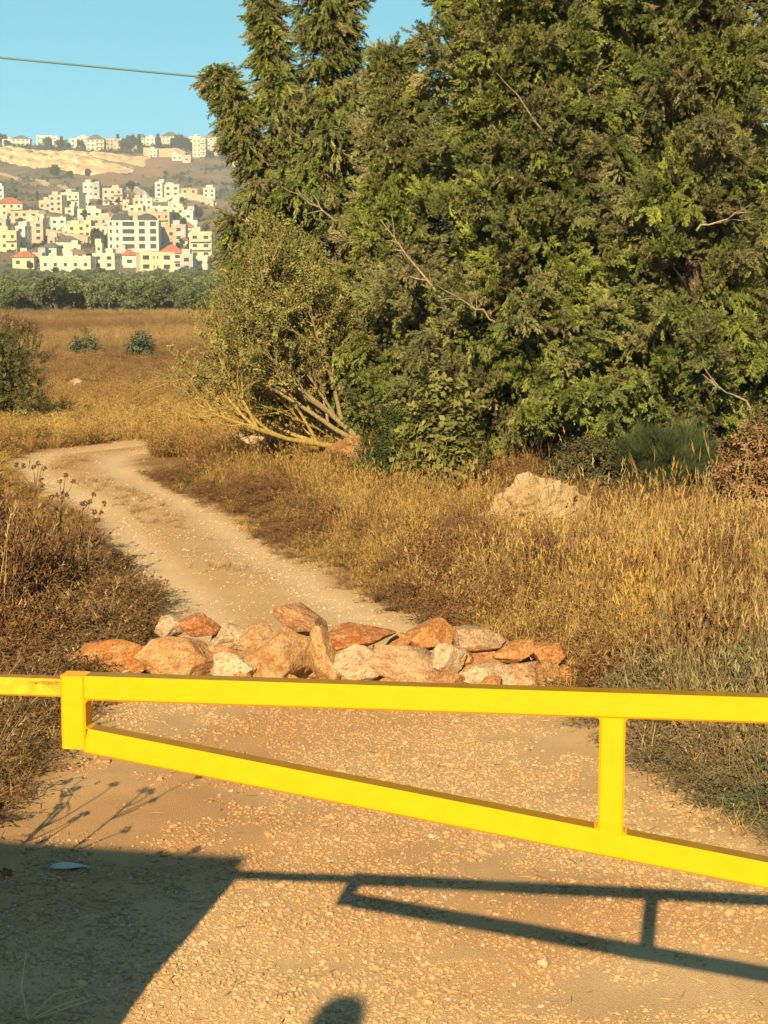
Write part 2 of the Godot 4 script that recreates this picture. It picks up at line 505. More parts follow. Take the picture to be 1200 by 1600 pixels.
func make_litter() -> void:
	# broken straw and twigs lying on the track
	var b := B.new()
	b.spike(Vector3(-.5, 0, 0), Vector3(.5, .03, .06), .03, Color.WHITE)
	var where := []
	var cols := PackedColorArray()
	for i in 5200:
		var d := 4.6 + 20 * pow(rng.randf(), 1.6)
		var x := rf(-.27, .27) * d
		var t := track(x, d)
		if t.x > .2 or rng.randf() > .18 + .8 * smoothstep(-.5, 0, t.x) + .4 * smoothstep(.1, .3, fn.get_noise_2d(x * 8, d * 8)): continue
		var l := rf(.02, .10)
		where.append(Transform3D(Basis.from_euler(Vector3(rf(-.1, .1), rf(0, TAU), rf(-.12, .12))) * Basis.from_scale(Vector3(l, .05 + l * .3, .07)), G(x, d) + Vector3(0, .008, 0)))
		cols.append(mixc(Color(.20, .12, .06), Color(.52, .39, .2), rng.randf()))
	metas(many("straw_litter", b.mesh(), vmat("pebble", .95, .2), where, cols), "broken straw and twigs lying on the track", "litter", "", "stuff")

func stone_plain() -> StandardMaterial3D: return vmat("pebble", .95, .2)

# ---------------------------------------------------------------- the gate
func bar(b: B, p0: Vector3, p1: Vector3, h: float, t: float, olive_top: bool) -> void:
	# a square tube from p0 to p1 with small rounded edges; the upper side is coloured a darker olive
	var dir := (p1 - p0).normalized()
	var zz := Vector3(0, 0, 1)
	var up := zz.cross(dir).normalized()
	if up.y < 0 or (absf(dir.y) > .9 and up.x < 0): up = -up
	var e := .0045
	var prof := [[-h + e, -t], [h - e, -t], [h, -t + e], [h, t - e], [h - e, t], [-h + e, t], [-h, t - e], [-h, -t + e]]
	var seg := maxi(1, int((p1 - p0).length() / .03))
	var white := Color.WHITE
	for s in seg:
		var a := p0.lerp(p1, float(s) / seg)
		var c2 := p0.lerp(p1, float(s + 1) / seg)
		for i in 8:
			var q0: Array = prof[i]
			var q1: Array = prof[(i + 1) % 8]
			var col := white
			if olive_top and i == 2:
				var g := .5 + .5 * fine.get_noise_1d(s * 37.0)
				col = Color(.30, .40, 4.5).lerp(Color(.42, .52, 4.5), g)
			var a0: Vector3 = a + up * q0[0] + zz * q0[1]
			var a1: Vector3 = a + up * q1[0] + zz * q1[1]
			var b0: Vector3 = c2 + up * q0[0] + zz * q0[1]
			var b1: Vector3 = c2 + up * q1[0] + zz * q1[1]
			var flip: bool = (b1 - a0).cross(b0 - a0).dot(up * (q0[0] + q1[0]) + zz * (q0[1] + q1[1])) < 0
			if flip: b.quad(a0, a1, b1, b0, col)
			else: b.quad(a0, b0, b1, a1, col)
	for e2 in [[p0, -1], [p1, 1]]:
		for i in range(1, 7):
			var o: Vector3 = e2[0]
			var t0: Vector3 = o + up * prof[0][0] + zz * prof[0][1]
			var t1: Vector3 = o + up * prof[i][0] + zz * prof[i][1]
			var t2: Vector3 = o + up * prof[i + 1][0] + zz * prof[i + 1][1]
			b.tri(t0, t1, t2)

func make_gate() -> void:
	var yellow := StandardMaterial3D.new()
	yellow.albedo_color = Color.WHITE
	yellow.vertex_color_use_as_albedo = true
	yellow.albedo_texture = noise_tex(41, .012, Color(.885, .602, .0), Color(.90, .622, .01), 512, 5)
	yellow.uv1_triplanar = true
	yellow.uv1_scale = Vector3.ONE * 2.3
	yellow.roughness = .5
	yellow.metallic_specular = .35
	yellow.normal_enabled = true
	yellow.normal_texture = bump_tex(42, .03, 2.0, 256, 4)
	yellow.normal_scale = .15
	var g := thing("swing_gate", "bright yellow tubular swing gate tapering to the left across the track", "gate", Vector3(-.718, 0, -3.604), 0.0)
	g.rotation.y = -deg_to_rad(7.7226)
	# local x along the gate to the right, front face at z = 0
	var t := .026
	var H := 1.2         # length past the middle strut
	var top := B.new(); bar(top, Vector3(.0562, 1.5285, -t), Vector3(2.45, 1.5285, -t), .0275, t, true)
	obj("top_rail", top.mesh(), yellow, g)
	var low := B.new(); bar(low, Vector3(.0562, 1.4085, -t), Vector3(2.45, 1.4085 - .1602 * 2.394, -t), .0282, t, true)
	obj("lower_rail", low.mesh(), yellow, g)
	var es := B.new(); bar(es, Vector3(.028, 1.390, -t + .0006), Vector3(.028, 1.556, -t + .0006), .028, t, false)
	obj("end_strut", es.mesh(), yellow, g)
	var ms := B.new(); bar(ms, Vector3(1.214, 1.245, -t + .0005), Vector3(1.214, 1.5025, -t + .0005), .0272, t, false)
	obj("middle_strut", ms.mesh(), yellow, g)
	var fs := B.new(); bar(fs, Vector3(2.479, .95, -t), Vector3(2.479, 1.58, -t), .028, t, false)
	obj("hinge_strut", fs.mesh(), yellow, g)
	# weld fillets in the inner corners of the openings
	for q in [[.0562, 1.501, 1, -1], [.0562, 1.437, 1, 1], [1.1868, 1.501, -1, -1], [1.1868, 1.256, -1, 1], [1.2412, 1.501, 1, -1], [1.2412, 1.2475, 1, 1]]:
		var f := B.new()
		var sx: float = q[2]
		var sy: float = q[3]
		var o := Vector3(q[0], q[1], -.004)
		var pts := [o]
		for k in 5:
			var a := PI / 2 * k / 4
			pts.append(o + Vector3(sx * .008 * (1 - sin(a)), sy * .008 * (1 - cos(a)) - (.1602 * sx * .008 * (1 - sin(a)) if sy > 0 else 0.0), 0))
		for k in range(1, 5):
			var back := Vector3(0, 0, -.044)
			if sx * sy < 0: f.tri(pts[0], pts[k], pts[k + 1])
			else: f.tri(pts[0], pts[k + 1], pts[k])
			f.quad(pts[k], pts[k + 1], pts[k + 1] + back, pts[k] + back)
		obj("weld", f.mesh(), yellow, g)
	var worn := StandardMaterial3D.new()
	worn.vertex_color_use_as_albedo = true
	worn.albedo_texture = noise_tex(44, .02, Color(.90, .52, .0), Color(.96, .68, .01), 256, 5)
	worn.uv1_triplanar = true
	worn.uv1_scale = Vector3.ONE * 4.0
	worn.roughness = .6
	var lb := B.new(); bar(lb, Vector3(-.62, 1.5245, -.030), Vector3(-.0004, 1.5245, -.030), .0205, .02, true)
	# rust blisters along its upper edge
	for k in 20:
		var x := rf(-.07, -.008) if k < 22 else rf(-.2, -.07)
		lb.box(Vector3(x, 1.5395 - absf(rng.randfn(0, .0035)), -.0102), Vector3(rf(.004, .014), rf(.001, .003), .0014), Basis(Vector3.BACK, rf(-.3, .3)), Color(.40, .36, 3.0))
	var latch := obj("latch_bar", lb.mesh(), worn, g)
	latch.set_meta("label", "orange-yellow latch bar with rust along its upper edge")
	# posts
	var lp := thing("latch_post", "yellow latch post just outside the left edge of the picture", "post", Vector3(-1.22, 0, -3.67))
	var pb := B.new(); bar(pb, Vector3(0, -.2, 0), Vector3(0, 1.56, 0), .03, .03, false)
	obj("post_tube", pb.mesh(), yellow, lp)
	var hp := thing("hinge_post", "yellow hinge post outside the right edge of the picture", "post", Vector3(1.83, 0, -3.24))
	var hb := B.new(); bar(hb, Vector3(0, -.2, 0), Vector3(0, 1.75, 0), .06, .06, false)
	obj("post_tube", hb.mesh(), yellow, hp)

# ---------------------------------------------------------------- the truck whose shadow falls into the picture
func make_truck() -> void:
	var t := thing("delivery_truck", "parked truck standing left of the viewer, seen only by its shadow", "truck", Vector3(-1.80, 0, -.687))
	t.rotation.y = deg_to_rad(-11.6)
	var paint := flat("truck_paint", lin(.55, .56, .55), .35)
	var black := flat("rubber", lin(.03, .03, .03), .8)
	var glass := flat("truck_glass", lin(.03, .035, .04), .1)
	var b := B.new()
	# cab and cargo box; local +z points back
	b.box(Vector3(-1.1, 1.95, 2.9), Vector3(2.2, 2.5, 5.8))
	obj("cargo_box", b.mesh(), paint, t)
	var ch := B.new(); ch.box(Vector3(-1.1, .55, 2.9), Vector3(2.0, .24, 5.6)); obj("chassis", ch.mesh(), black, t)
	var ws := B.new(); ws.box(Vector3(-1.1, 2.1, -.015), Vector3(1.9, .9, .03)); obj("windscreen", ws.mesh(), glass, t)
	for s in [-1, 1]:
		for z in [.9, 4.7]:
			var w := CylinderMesh.new()
			w.top_radius = .42; w.bottom_radius = .42; w.height = .26; w.radial_segments = 24
			var o := obj("wheel", w, black, t)
			o.position = Vector3(s * .9 - 1.1, .42, z); o.rotation.z = PI / 2
		var lamp := B.new(); lamp.box(Vector3(s * .85 - 1.1, .9, -.02), Vector3(.3, .2, .04)); obj("headlight", lamp.mesh(), flat("lens", lin(.7, .7, .7), .2), t)
	# the wing mirror on its arm
	var m := B.new()
	m.tube(PackedVector3Array([Vector3(0, 2.35, .33), Vector3(.4, 2.42, .33), Vector3(.72, 2.42, .33)]), PackedFloat32Array([.02, .02, .02]), 8)
	obj("mirror_arm", m.mesh(), black, t)
	var hs := B.new()
	var prof := PackedVector3Array()
	var rad := PackedFloat32Array()
	for k in 13:
		var a := PI * k / 12
		prof.append(Vector3(.72, 2.40 - .30 * cos(a), .33))
		rad.append(.1 * pow(sin(a), .4) + .002)
	hs.tube(prof, rad, 14)
	obj("mirror_housing", hs.mesh(), black, t)

func make_wire() -> void:
	var p := PackedVector3Array()
	var r := PackedFloat32Array()
	var a := Vector3(-8.99, 7.82, -40)
	var b := Vector3(-2.63, 7.23, -40)
	for i in 61:
		var t := -6.0 + 14.0 * i / 60
		p.append(a.lerp(b, t) + Vector3(0, .012 * (t - .5) * (t - .5) - .003, 0))
		r.append(.026)
	var bb := B.new()
	bb.tube(p, r, 6)
	metas(obj("power_cable", bb.mesh(), flat("cable", lin(.07, .14, .15), .5)), "single grey cable crossing the sky at upper left", "cable")

# ---------------------------------------------------------------- trees
func leafmat() -> StandardMaterial3D: return vmat("leaf", .75, .25, .3)
func bark() -> StandardMaterial3D: return textured("bark", Color.WHITE, noise_tex(61, .03, Color(.6, .6, .6), Color(1, 1, 1), 256, 4), bump_tex(62, .05, 8.0, 256, 4), 3.0, .95, 1.0, true, false)

func cypress_spray(seed_: int, droop: float) -> ArrayMesh:
	# a flattened spray of thick scale-leaf cords, about 0.26 m long
	rng.seed = 5000 + seed_
	var b := B.new()
	var stem := Vector3.ZERO
	for i in 17:
		var s := i / 16.0
		var o := Vector3(sin(s * 3 + seed_) * .015, s * (.24 if droop < .3 else .30), 0)
		var a := rf(0, TAU)
		var d := (Vector3(cos(a), rf(.35, 1.1) + droop * 4.0, sin(a))).normalized()
		var l := rf(.07, .11) * (1.15 - s * .55)
		var e := o + d * l
		b.spike(o, e, .0065, Color.WHITE * rf(.78, 1.1))
		for j in 4:
			var m := o.lerp(e, rf(.25, .9))
			var d2 := (d + rdir() * .8 + Vector3(0, .25 + droop, 0)).normalized()
			b.spike(m, m + d2 * rf(.03, .06), rf(.006, .0085), Color.WHITE * rf(.75, 1.2))
	return b.mesh()

func grow_path(o: Vector3, dir: Vector3, l: float, curve: Vector3, n := 7) -> PackedVector3Array:
	var p := PackedVector3Array([o])
	var d := dir
	for i in n:
		d = (d + curve / n + rdir() * .15).normalized()
		p.append(p[i] + d * l / n)
	return p

func along(p: PackedVector3Array, s: float) -> Vector3:
	var f := clampf(s, 0, .9999) * (p.size() - 1)
	var i := int(f)
	return p[i].lerp(p[i + 1], f - i)

var sprays := []
var droopy := []

# leaders: [points (relative to the base), radius at foot, radius at top, trunk radius]
func cypress(label: String, base: Vector3, leaders: Array, plumes: int, per: int, seed_: int, green: float, hang: float) -> Node3D:
	rng.seed = seed_
	var t := thing("cypress_tree", label, "tree", base, 0.0, "cypresses beside the track")
	var meshes: Array = sprays if hang < .5 else droopy
	var where := [[], [], [], []]
	var cols := [PackedColorArray(), PackedColorArray(), PackedColorArray(), PackedColorArray()]
	var wood := B.new()
	var limbs := B.new()
	var total := 0.0
	for L in leaders: total += L[4]
	for L in leaders:
		var pts: PackedVector3Array = L[0]
		var rr := PackedFloat32Array()
		for i in pts.size(): rr.append(lerpf(L[3], .02, float(i) / (pts.size() - 1)))
		wood.tube(pts, rr, 8, Color(.17, .12, .08))
		var count := int(plumes * L[4] / total)
		for k in count:
			var s := lerpf(L[5], 1.0, (k + rng.randf()) / count)
			var R: float = lerpf(L[1], L[2], pow(s, L[6])) * (rf(.55, 1.1) if rng.randf() < .85 else rf(1.1, 1.45))
			var a := k * 2.39996 + rf(-.5, .5)
			var el := rf(.15, .75) if hang < .5 else rf(-.1, .7)
			if s < .25: el -= .45
			var dir := Vector3(cos(a) * cos(el), sin(el), sin(a) * cos(el))
			var path := grow_path(along(pts, s), dir, R, Vector3(0, .55 if hang < .5 else -.1, 0))
			var rad := PackedFloat32Array()
			for i in path.size(): rad.append(lerpf(.028, .006, float(i) / (path.size() - 1)) * minf(1.0, R))
			limbs.tube(path, rad, 4, Color(.20, .14, .09), false)
			# the plume's own tone: bright new growth, mid green, or brownish with cones
			var tone := rng.randf()
			var c0 := Color(.13, .158, .045)
			if tone < green: c0 = Color(.19, .225, .045)
			elif tone > .62: c0 = Color(.165, .158, .07)
			var width := rf(.13, .24) * clampf(R, .22, 1.3)
			var fat := clampf(R * 1.4, .4, 1.0)
			var n := int(per * clampf(R, .35, 1.4))
			# a few side clumps per plume, so that it breaks into tufts with gaps
			var clumps := []
			for q in (15 if hang < .5 else 10):
				var cs := pow(rng.randf(), .6)
				var cc := c0.lerp([Color(.125, .155, .042), Color(.205, .235, .042), Color(.18, .165, .062), Color(.27, .22, .11)][rng.randi() % 4], rng.randf() * .75)
				clumps.append([along(path, lerpf(.15, 1.0, cs)) + rdir() * width * rf(.5, 1.7), rf(.03, .08) * fat, cc * rf(.62, 1.3)])
			for j in n:
				var cl: Array = clumps[j % clumps.size()]
				var offs: Vector3 = rdir() * pow(rng.randf(), .6) * cl[1] * 1.6
				var p: Vector3 = cl[0] + offs
				var up: Vector3 = offs.normalized() * .55 + dir * 1.0 + Vector3(0, .15 if j % 3 else -.9, 0) + rdir() * .4
				if hang > .5: up = Vector3(0, -.9 * hang, 0) + dir * .6 + rdir() * .6
				var g := rng.randi() % 4
				where[g].append(Transform3D(basis_up(up, rf(0, TAU), Vector3.ONE * (rf(.42, .82) if hang < .5 else rf(.5, .9))), p))
				cols[g].append(cl[2] * rf(.9, 1.38))
	obj("trunk", wood.mesh(), bark(), t)
	metas(obj("limb", limbs.mesh(), bark(), t), "", "", "", "stuff")
	for g in 4: many("crown", meshes[g], leafmat(), where[g], cols[g], t)
	return t

func dead_branch(t: Node3D, a: Vector3, b: Vector3, r: float) -> void:
	var m := B.new()
	var p := PackedVector3Array()
	var rad := PackedFloat32Array()
	for i in 7:
		var s := i / 6.0
		p.append(a.lerp(b, s) + rdir() * .03)
		rad.append(lerpf(r, r * .3, s))
	m.tube(p, rad, 5, Color(.50, .40, .27))
	for k in 5:
		var o := along(p, rf(.3, .95))
		var d := ((b - a).normalized() + rdir() * .8).normalized()
		var l := rf(.12, .35)
		m.tube(PackedVector3Array([o, o + d * l * .5 + rdir() * .02, o + d * l]), PackedFloat32Array([r * .45, r * .35, r * .15]), 4, Color(.46, .37, .25))
	var o2 := obj("dead_branch", m.mesh(), bark(), t)
	o2.set_meta("label", "bare pale dead branch")

func line(a: Vector3, b: Vector3, n := 8, wob := .05) -> PackedVector3Array:
	var p := PackedVector3Array()
	for i in n + 1:
		p.append(a.lerp(b, float(i) / n) + (rdir() * wob if i > 0 else Vector3.ZERO))
	return p

func make_cypresses() -> void:
	for s in 4:
		sprays.append(cypress_spray(s, .28))
		droopy.append(cypress_spray(s + 10, .45))
	rng.seed = 31
	# leader: points, foot radius, top radius, trunk radius, share, first foliage, shape
	var A0 := line(Vector3(0, 0, 0), Vector3(.50, 9.0, .1), 10)
	var A1 := PackedVector3Array([Vector3(0, .8, 0), Vector3(-.1, 2.2, .1), Vector3(-.2, 3.4, .15), Vector3(-.34, 4.5, .2), Vector3(-.48, 5.4, .2), Vector3(-.62, 6.4, .25)])
	var A2 := PackedVector3Array([Vector3(-.2, 2.4, 0), Vector3(-.42, 3.3, .2), Vector3(-.74, 4.2, .3), Vector3(-1.0, 4.85, .3), Vector3(-1.22, 5.2, .3)])
	var A3 := PackedVector3Array([Vector3(-.1, 1.3, 0), Vector3(-.45, 2.0, .3), Vector3(-.75, 2.7, .35), Vector3(-.95, 3.2, .35)])
	var a := cypress("tall dark cypress with drooping sprays and a forked top, left of the big cypresses", G(-1.0, 22.6), [[A0, 1.12, .10, .16, 1.0, .10, .72], [A1, .66, .03, .07, .5, .12, .6], [A2, .42, .04, .05, .34, .15, .8], [A3, .6, .25, .05, .3, .1, .8]], 480, 85, 101, .2, .9)
	dead_branch(a, Vector3(.4, 3.2, 1.0), Vector3(-.1, 3.55, 1.3), .018)
	var b := cypress("broad bushy cypress with bright green tips in the middle of the picture", G(1.68, 20.6), [[line(Vector3.ZERO, Vector3(-.02, 9.5, 0), 10, .1), 1.68, .85, .22, 1.0, .03, .8]], 330, 150, 202, .30, 0.0)
	dead_branch(b, Vector3(-.8, 2.0, 1.0), Vector3(-1.75, 3.15, 1.3), .022)
	dead_branch(b, Vector3(.3, 4.0, 1.0), Vector3(-.4, 4.75, 1.55), .016)
	dead_branch(b, Vector3(-.4, 2.0, 1.6), Vector3(-.9, 2.3, 1.75), .014)
	var c := cypress("broad olive-green cypress on the right side of the picture", G(3.75, 20.4), [[line(Vector3.ZERO, Vector3(-.1, 9.8, 0), 10, .1), 1.75, .85, .22, 1.0, .03, .9]], 330, 150, 303, .24, 0.0)
	dead_branch(c, Vector3(.35, 1.05, 1.75), Vector3(-.1, 1.3, 2.0), .016)
	dead_branch(c, Vector3(-.3, 3.0, 1.7), Vector3(.2, 3.2, 1.8), .014)
	cypress("cypress filling the gap behind the two broad ones", G(2.6, 22.8), [[line(Vector3.ZERO, Vector3(.0, 9.0, 0), 10, .1), 1.5, .8, .2, 1.0, .04, .9]], 200, 130, 404, .22, 0.0)
	cypress("cypress cut by the right edge of the picture", G(5.95, 21.2), [[line(Vector3.ZERO, Vector3(.1, 8.5, 0), 10, .1), 1.5, .6, .2, 1.0, .04, .9]], 220, 130, 505, .22, 0.0)
	var low := cypress("small young cypress between the forked one and the broad bright one", G(.22, 21.3), [[line(Vector3.ZERO, Vector3(-.12, 4.75, .2), 8, .06), 1.0, .22, .1, 1.0, .04, .8]], 230, 125, 606, .42, 0.0)
	low.set_meta("label", "bright green slender cypress between the forked one and the broad one")

# ---------------------------------------------------------------- leaning bush and broad-leaved shrubs
func leafy_twig(seed_: int, leaves: int, size: float, l: float) -> ArrayMesh:
	rng.seed = 7000 + seed_
	var b := B.new()
	b.spike(Vector3(0, -.02, 0), Vector3(0, l, 0), .004, Color(.9, .8, .6))
	for i in leaves:
		var s := (i + .5) / leaves
		var a := i * 2.4 + rf(-.3, .3)
		var d := Vector3(cos(a), rf(.1, .9), sin(a)).normalized()
		var o := Vector3(0, s * l, 0)
		var k := size * rf(.7, 1.2)
		var side := d.cross(Vector3.UP).normalized() * k * .28
		var sag := Vector3(0, -k * .12, 0)
		var m := o + d * k * .5
		var col := Color.WHITE * rf(.75, 1.2)
		b.tri(o, m + side, o + d * k + sag, col)
		b.tri(o, o + d * k + sag, m - side, col)
	return b.mesh()

func sprout(b: B, ends: Array, o: Vector3, dir: Vector3, l: float, r: float, level: int, bend: Vector3, col: Color) -> void:
	var p := grow_path(o, dir, l, bend, 6)
	var rad := PackedFloat32Array()
	for i in p.size(): rad.append(lerpf(r, r * .45, float(i) / (p.size() - 1)))
	b.tube(p, rad, 6 if level > 1 else 4, col, false)
	if level <= 1:
		ends.append(p)
	if level == 0: return
	for k in (6 if level > 1 else 5):
		var s := rf(.3, 1.0)
		var d := ((p[p.size() - 1] - p[0]).normalized() + rdir() * .75 + Vector3(0, .25, 0)).normalized()
		sprout(b, ends, along(p, s), d, l * rf(.38, .6), r * .5, level - 1, bend * .6 + Vector3(0, .1, 0), col)

func make_bush() -> void:
	rng.seed = 808
	var t := thing("leaning_bush", "large yellow-green bush with bare stems leaning left over the bend of the track", "bush", G(-.2, 20.9))
	var ends := []
	var dirs := [Vector3(-1, .18, .15), Vector3(-1, .42, .3), Vector3(-1, .55, -.1), Vector3(-1, .68, .2), Vector3(-1, .8, .35), Vector3(-.8, .95, 0), Vector3(-1, .24, .5), Vector3(-1, .6, .45), Vector3(-.6, 1.0, .2), Vector3(-1, .1, -.2)]
	for i in dirs.size():
		var st := B.new()
		var gold := i in [0, 1, 6, 9]
		sprout(st, ends, Vector3(rf(-.28, .12), .0, rf(-.15, .15)), dirs[i].normalized(), rf(1.6, 2.1), rf(.034, .05), 3, Vector3(0, .26, 0), Color(.55, .39, .12) if gold else Color(.46, .36, .18))
		obj("stem", st.mesh(), bark(), t)
	var tw := [leafy_twig(1, 8, .038, .17), leafy_twig(2, 8, .042, .19), leafy_twig(3, 7, .036, .16)]
	var where := [[], [], []]
	var cols := [PackedColorArray(), PackedColorArray(), PackedColorArray()]
	for p in ends:
		var h: float = p[p.size() - 1].y
		for j in 7:
			var s := rf(.2, 1.0)
			var o := along(p, s)
			if rng.randf() > -.14 + h * .33: continue
			var up: Vector3 = (p[p.size() - 1] - p[0]).normalized() + rdir() * .9
			var g := rng.randi() % 3
			where[g].append(Transform3D(basis_up(up, rf(0, TAU), Vector3.ONE * rf(.7, 1.25)), o + rdir() * .05))
			cols[g].append(mixc(Color(.16, .175, .045), Color(.27, .235, .08), rng.randf()) * rf(.75, 1.2))
	for g in 3: many("foliage", tw[g], leafmat(), where[g], cols[g], t)

func round_shrub(called: String, label: String, p: Vector3, size: Vector3, n: int, meshes: Array, ca: Color, cb: Color, seed_: int, droop := 0.0, group := "", category := "shrub") -> Node3D:
	rng.seed = seed_
	var t := thing(called, label, category, p, 0.0, group)
	var st := B.new()
	var clumps := []
	for k in 16:
		var d := rdir()
		d.y = absf(d.y) * 1.1
		var e := d * size * rf(.45, .95) + Vector3(0, size.y * .1, 0)
		clumps.append(e)
		st.tube(PackedVector3Array([Vector3(rf(-.05, .05), -.05, rf(-.05, .05)), e * .5 + Vector3(0, size.y * .12, 0), e]), PackedFloat32Array([.016 * size.y + .004, .010 * size.y + .003, .004]), 4, Color(.26, .19, .12), false)
	obj("stem", st.mesh(), bark(), t)
	var where := []
	var cols := []
	for m in meshes: where.append([]); cols.append(PackedColorArray())
	var tones := []
	for k in 16: tones.append(rng.randf())
	for i in n:
		var k := i % 16
		var offs: Vector3 = rdir() * pow(rng.randf(), .5) * size * .42
		var q: Vector3 = clumps[k] + offs
		if q.y < .02: q.y = rf(.02, .15) * size.y
		var g := rng.randi() % meshes.size()
		where[g].append(Transform3D(basis_up(offs.normalized() + Vector3(0, .6 - droop * 1.6, 0) + rdir() * .4, rf(0, TAU), Vector3.ONE * rf(.7, 1.2)), q))
		cols[g].append(mixc(ca, cb, tones[k] * .6 + rng.randf() * .4) * rf(.8, 1.2))
	for g in meshes.size(): many("foliage", meshes[g], leafmat(), where[g], cols[g], t)
	return t

func feather(seed_: int) -> ArrayMesh:
	rng.seed = 8800 + seed_
	var b := B.new()
	for i in 30:
		var d := (Vector3(0, 1, 0) + rdir() * .55).normalized()
		var o := Vector3(0, rf(0, .1), 0) + rdir() * .02
		b.spike(o, o + d * rf(.12, .26), .0028, Color.WHITE * rf(.7, 1.2))
	return b.mesh()

func make_shrubs() -> void:
	var big := [leafy_twig(11, 9, .085, .2), leafy_twig(12, 10, .095, .22)]
	var small := [leafy_twig(13, 14, .045, .16), leafy_twig(14, 13, .05, .16)]
	var feath := [feather(1), feather(2)]
	round_shrub("leafy_shrub", "yellow-green shrub with drooping broad leaves at the foot of the bright cypress", G(.72, 18.9), Vector3(.55, 1.1, .4), 900, big, Color(.10, .12, .028), Color(.25, .22, .07), 71, .5)
	round_shrub("dark_shrub", "low dark green shrub right of the leaning bush's foot", G(.25, 19.6), Vector3(.5, .75, .4), 900, small, Color(.035, .065, .02), Color(.07, .10, .025), 72)
	round_shrub("feathery_shrub", "soft feathery dark green shrub below the right cypress", G(3.15, 18.6), Vector3(.5, .72, .4), 700, feath, Color(.035, .055, .022), Color(.075, .095, .035), 73)
	round_shrub("skirt_shrub", "dull green shrub between boulder and feathery shrub", G(2.35, 18.7), Vector3(.6, .62, .4), 900, small, Color(.07, .075, .03), Color(.12, .105, .05), 74)
	round_shrub("dry_shrub", "pinkish-brown dried shrub at the right edge below the cypress", G(3.85, 16.6), Vector3(.55, .85, .45), 1100, small, Color(.20, .11, .055), Color(.32, .19, .095), 75)
	round_shrub("field_shrub", "green shrub at the left edge of the picture beyond the bend", G(-6.75, 29.3), Vector3(.85, 1.35, .7), 1800, small, Color(.07, .085, .03), Color(.15, .145, .05), 76)
	round_shrub("young_olive", "small round grey-green young olive in the middle of the field", G(-8.24, 57.0), Vector3(.48, .78, .45), 500, big, Color(.075, .10, .055), Color(.12, .14, .075), 77, 0.0, "young olives in the field")
	round_shrub("young_olive", "small loose grey-green young olive left of the other in the field", G(-10.72, 60.0), Vector3(.5, .7, .45), 380, big, Color(.10, .12, .06), Color(.15, .16, .08), 78, 0.0, "young olives in the field")
	round_shrub("field_bush", "low purplish-brown dry bush left of the young olives", G(-10.9, 53.0), Vector3(.8, .5, .6), 500, small, Color(.14, .085, .06), Color(.20, .13, .09), 79)
	round_shrub("field_bush", "reddish-brown bush at the far left edge of the field", G(-18.5, 82.0), Vector3(1.6, 1.1, 1.0), 900, big, Color(.20, .10, .05), Color(.26, .16, .08), 80)

# ---------------------------------------------------------------- grasses
func tuft(seed_: int, blades: int, h: float, spread: float, w: float, heads: bool) -> ArrayMesh:
	rng.seed = 9100 + seed_
	var b := B.new()
	for i in blades:
		var a := rf(0, TAU)
		var lean := rf(.02, .25) if heads else rf(.05, .55)
		var d := Vector3(cos(a) * lean, 1, sin(a) * lean).normalized()
		var bend := Vector3(cos(a), rf(-.5, -.1), sin(a)) * (rf(.05, .3) if heads else rf(.1, .7))
		var o := Vector3(rf(-1, 1), 0, rf(-1, 1)) * spread
		var l := h * rf(.5, 1.1)
		var c := Color.WHITE * rf(.7, 1.2)
		b.blade(o, d, bend, l, w, c)
		if heads and i % 2 == 0:
			var tip := o + d * l + bend * l * .5
			var hd := (d + bend * .8).normalized()
			b.spike(tip - hd * .02, tip + hd * rf(.03, .06), .0036, c * .9)
			for k in 3:
				b.spike(tip + hd * .015 * k, tip + hd * (.03 + .015 * k) + rdir() * .02, .003, c)
	return b.mesh()

func weed(seed_: int, stems: int, h: float, heads: float) -> ArrayMesh:
	rng.seed = 9300 + seed_
	var b := B.new()
	for i in stems:
		var a := rf(0, TAU)
		var d := Vector3(cos(a) * rf(.1, .8), 1, sin(a) * rf(.1, .8)).normalized()
		var o := Vector3(rf(-1, 1), 0, rf(-1, 1)) * .05
		var l := h * rf(.6, 1.1)
		var c := Color.WHITE * rf(.7, 1.1)
		var tip := o + d * l
		b.spike(o - d * l * .5, tip, .0035, c)
		for k in 7:
			var m := o.lerp(tip, rf(.25, 1.0))
			var d2 := (d + rdir() * 1.0).normalized()
			var l2 := rf(.05, .14)
			b.spike(m, m + d2 * l2, .0026, c)
			for q in 2:
				var e := m + d2 * l2 * rf(.5, 1.0)
				b.spike(e, e + rdir() * rf(.015, .04), rf(.004, .007), c * rf(.8, 1.3))
			if rng.randf() < heads:
				b.spike(m + d2 * l2, m + d2 * (l2 + .028), .011, c * .7)
	return b.mesh()

class Patch:
	var where := []
	var cols := []
	func _init(n: int) -> void:
		for i in n:
			where.append([])
			cols.append(PackedColorArray())
	func put(k: int, t: Transform3D, c: Color) -> void:
		where[k].append(t)
		cols[k].append(c)

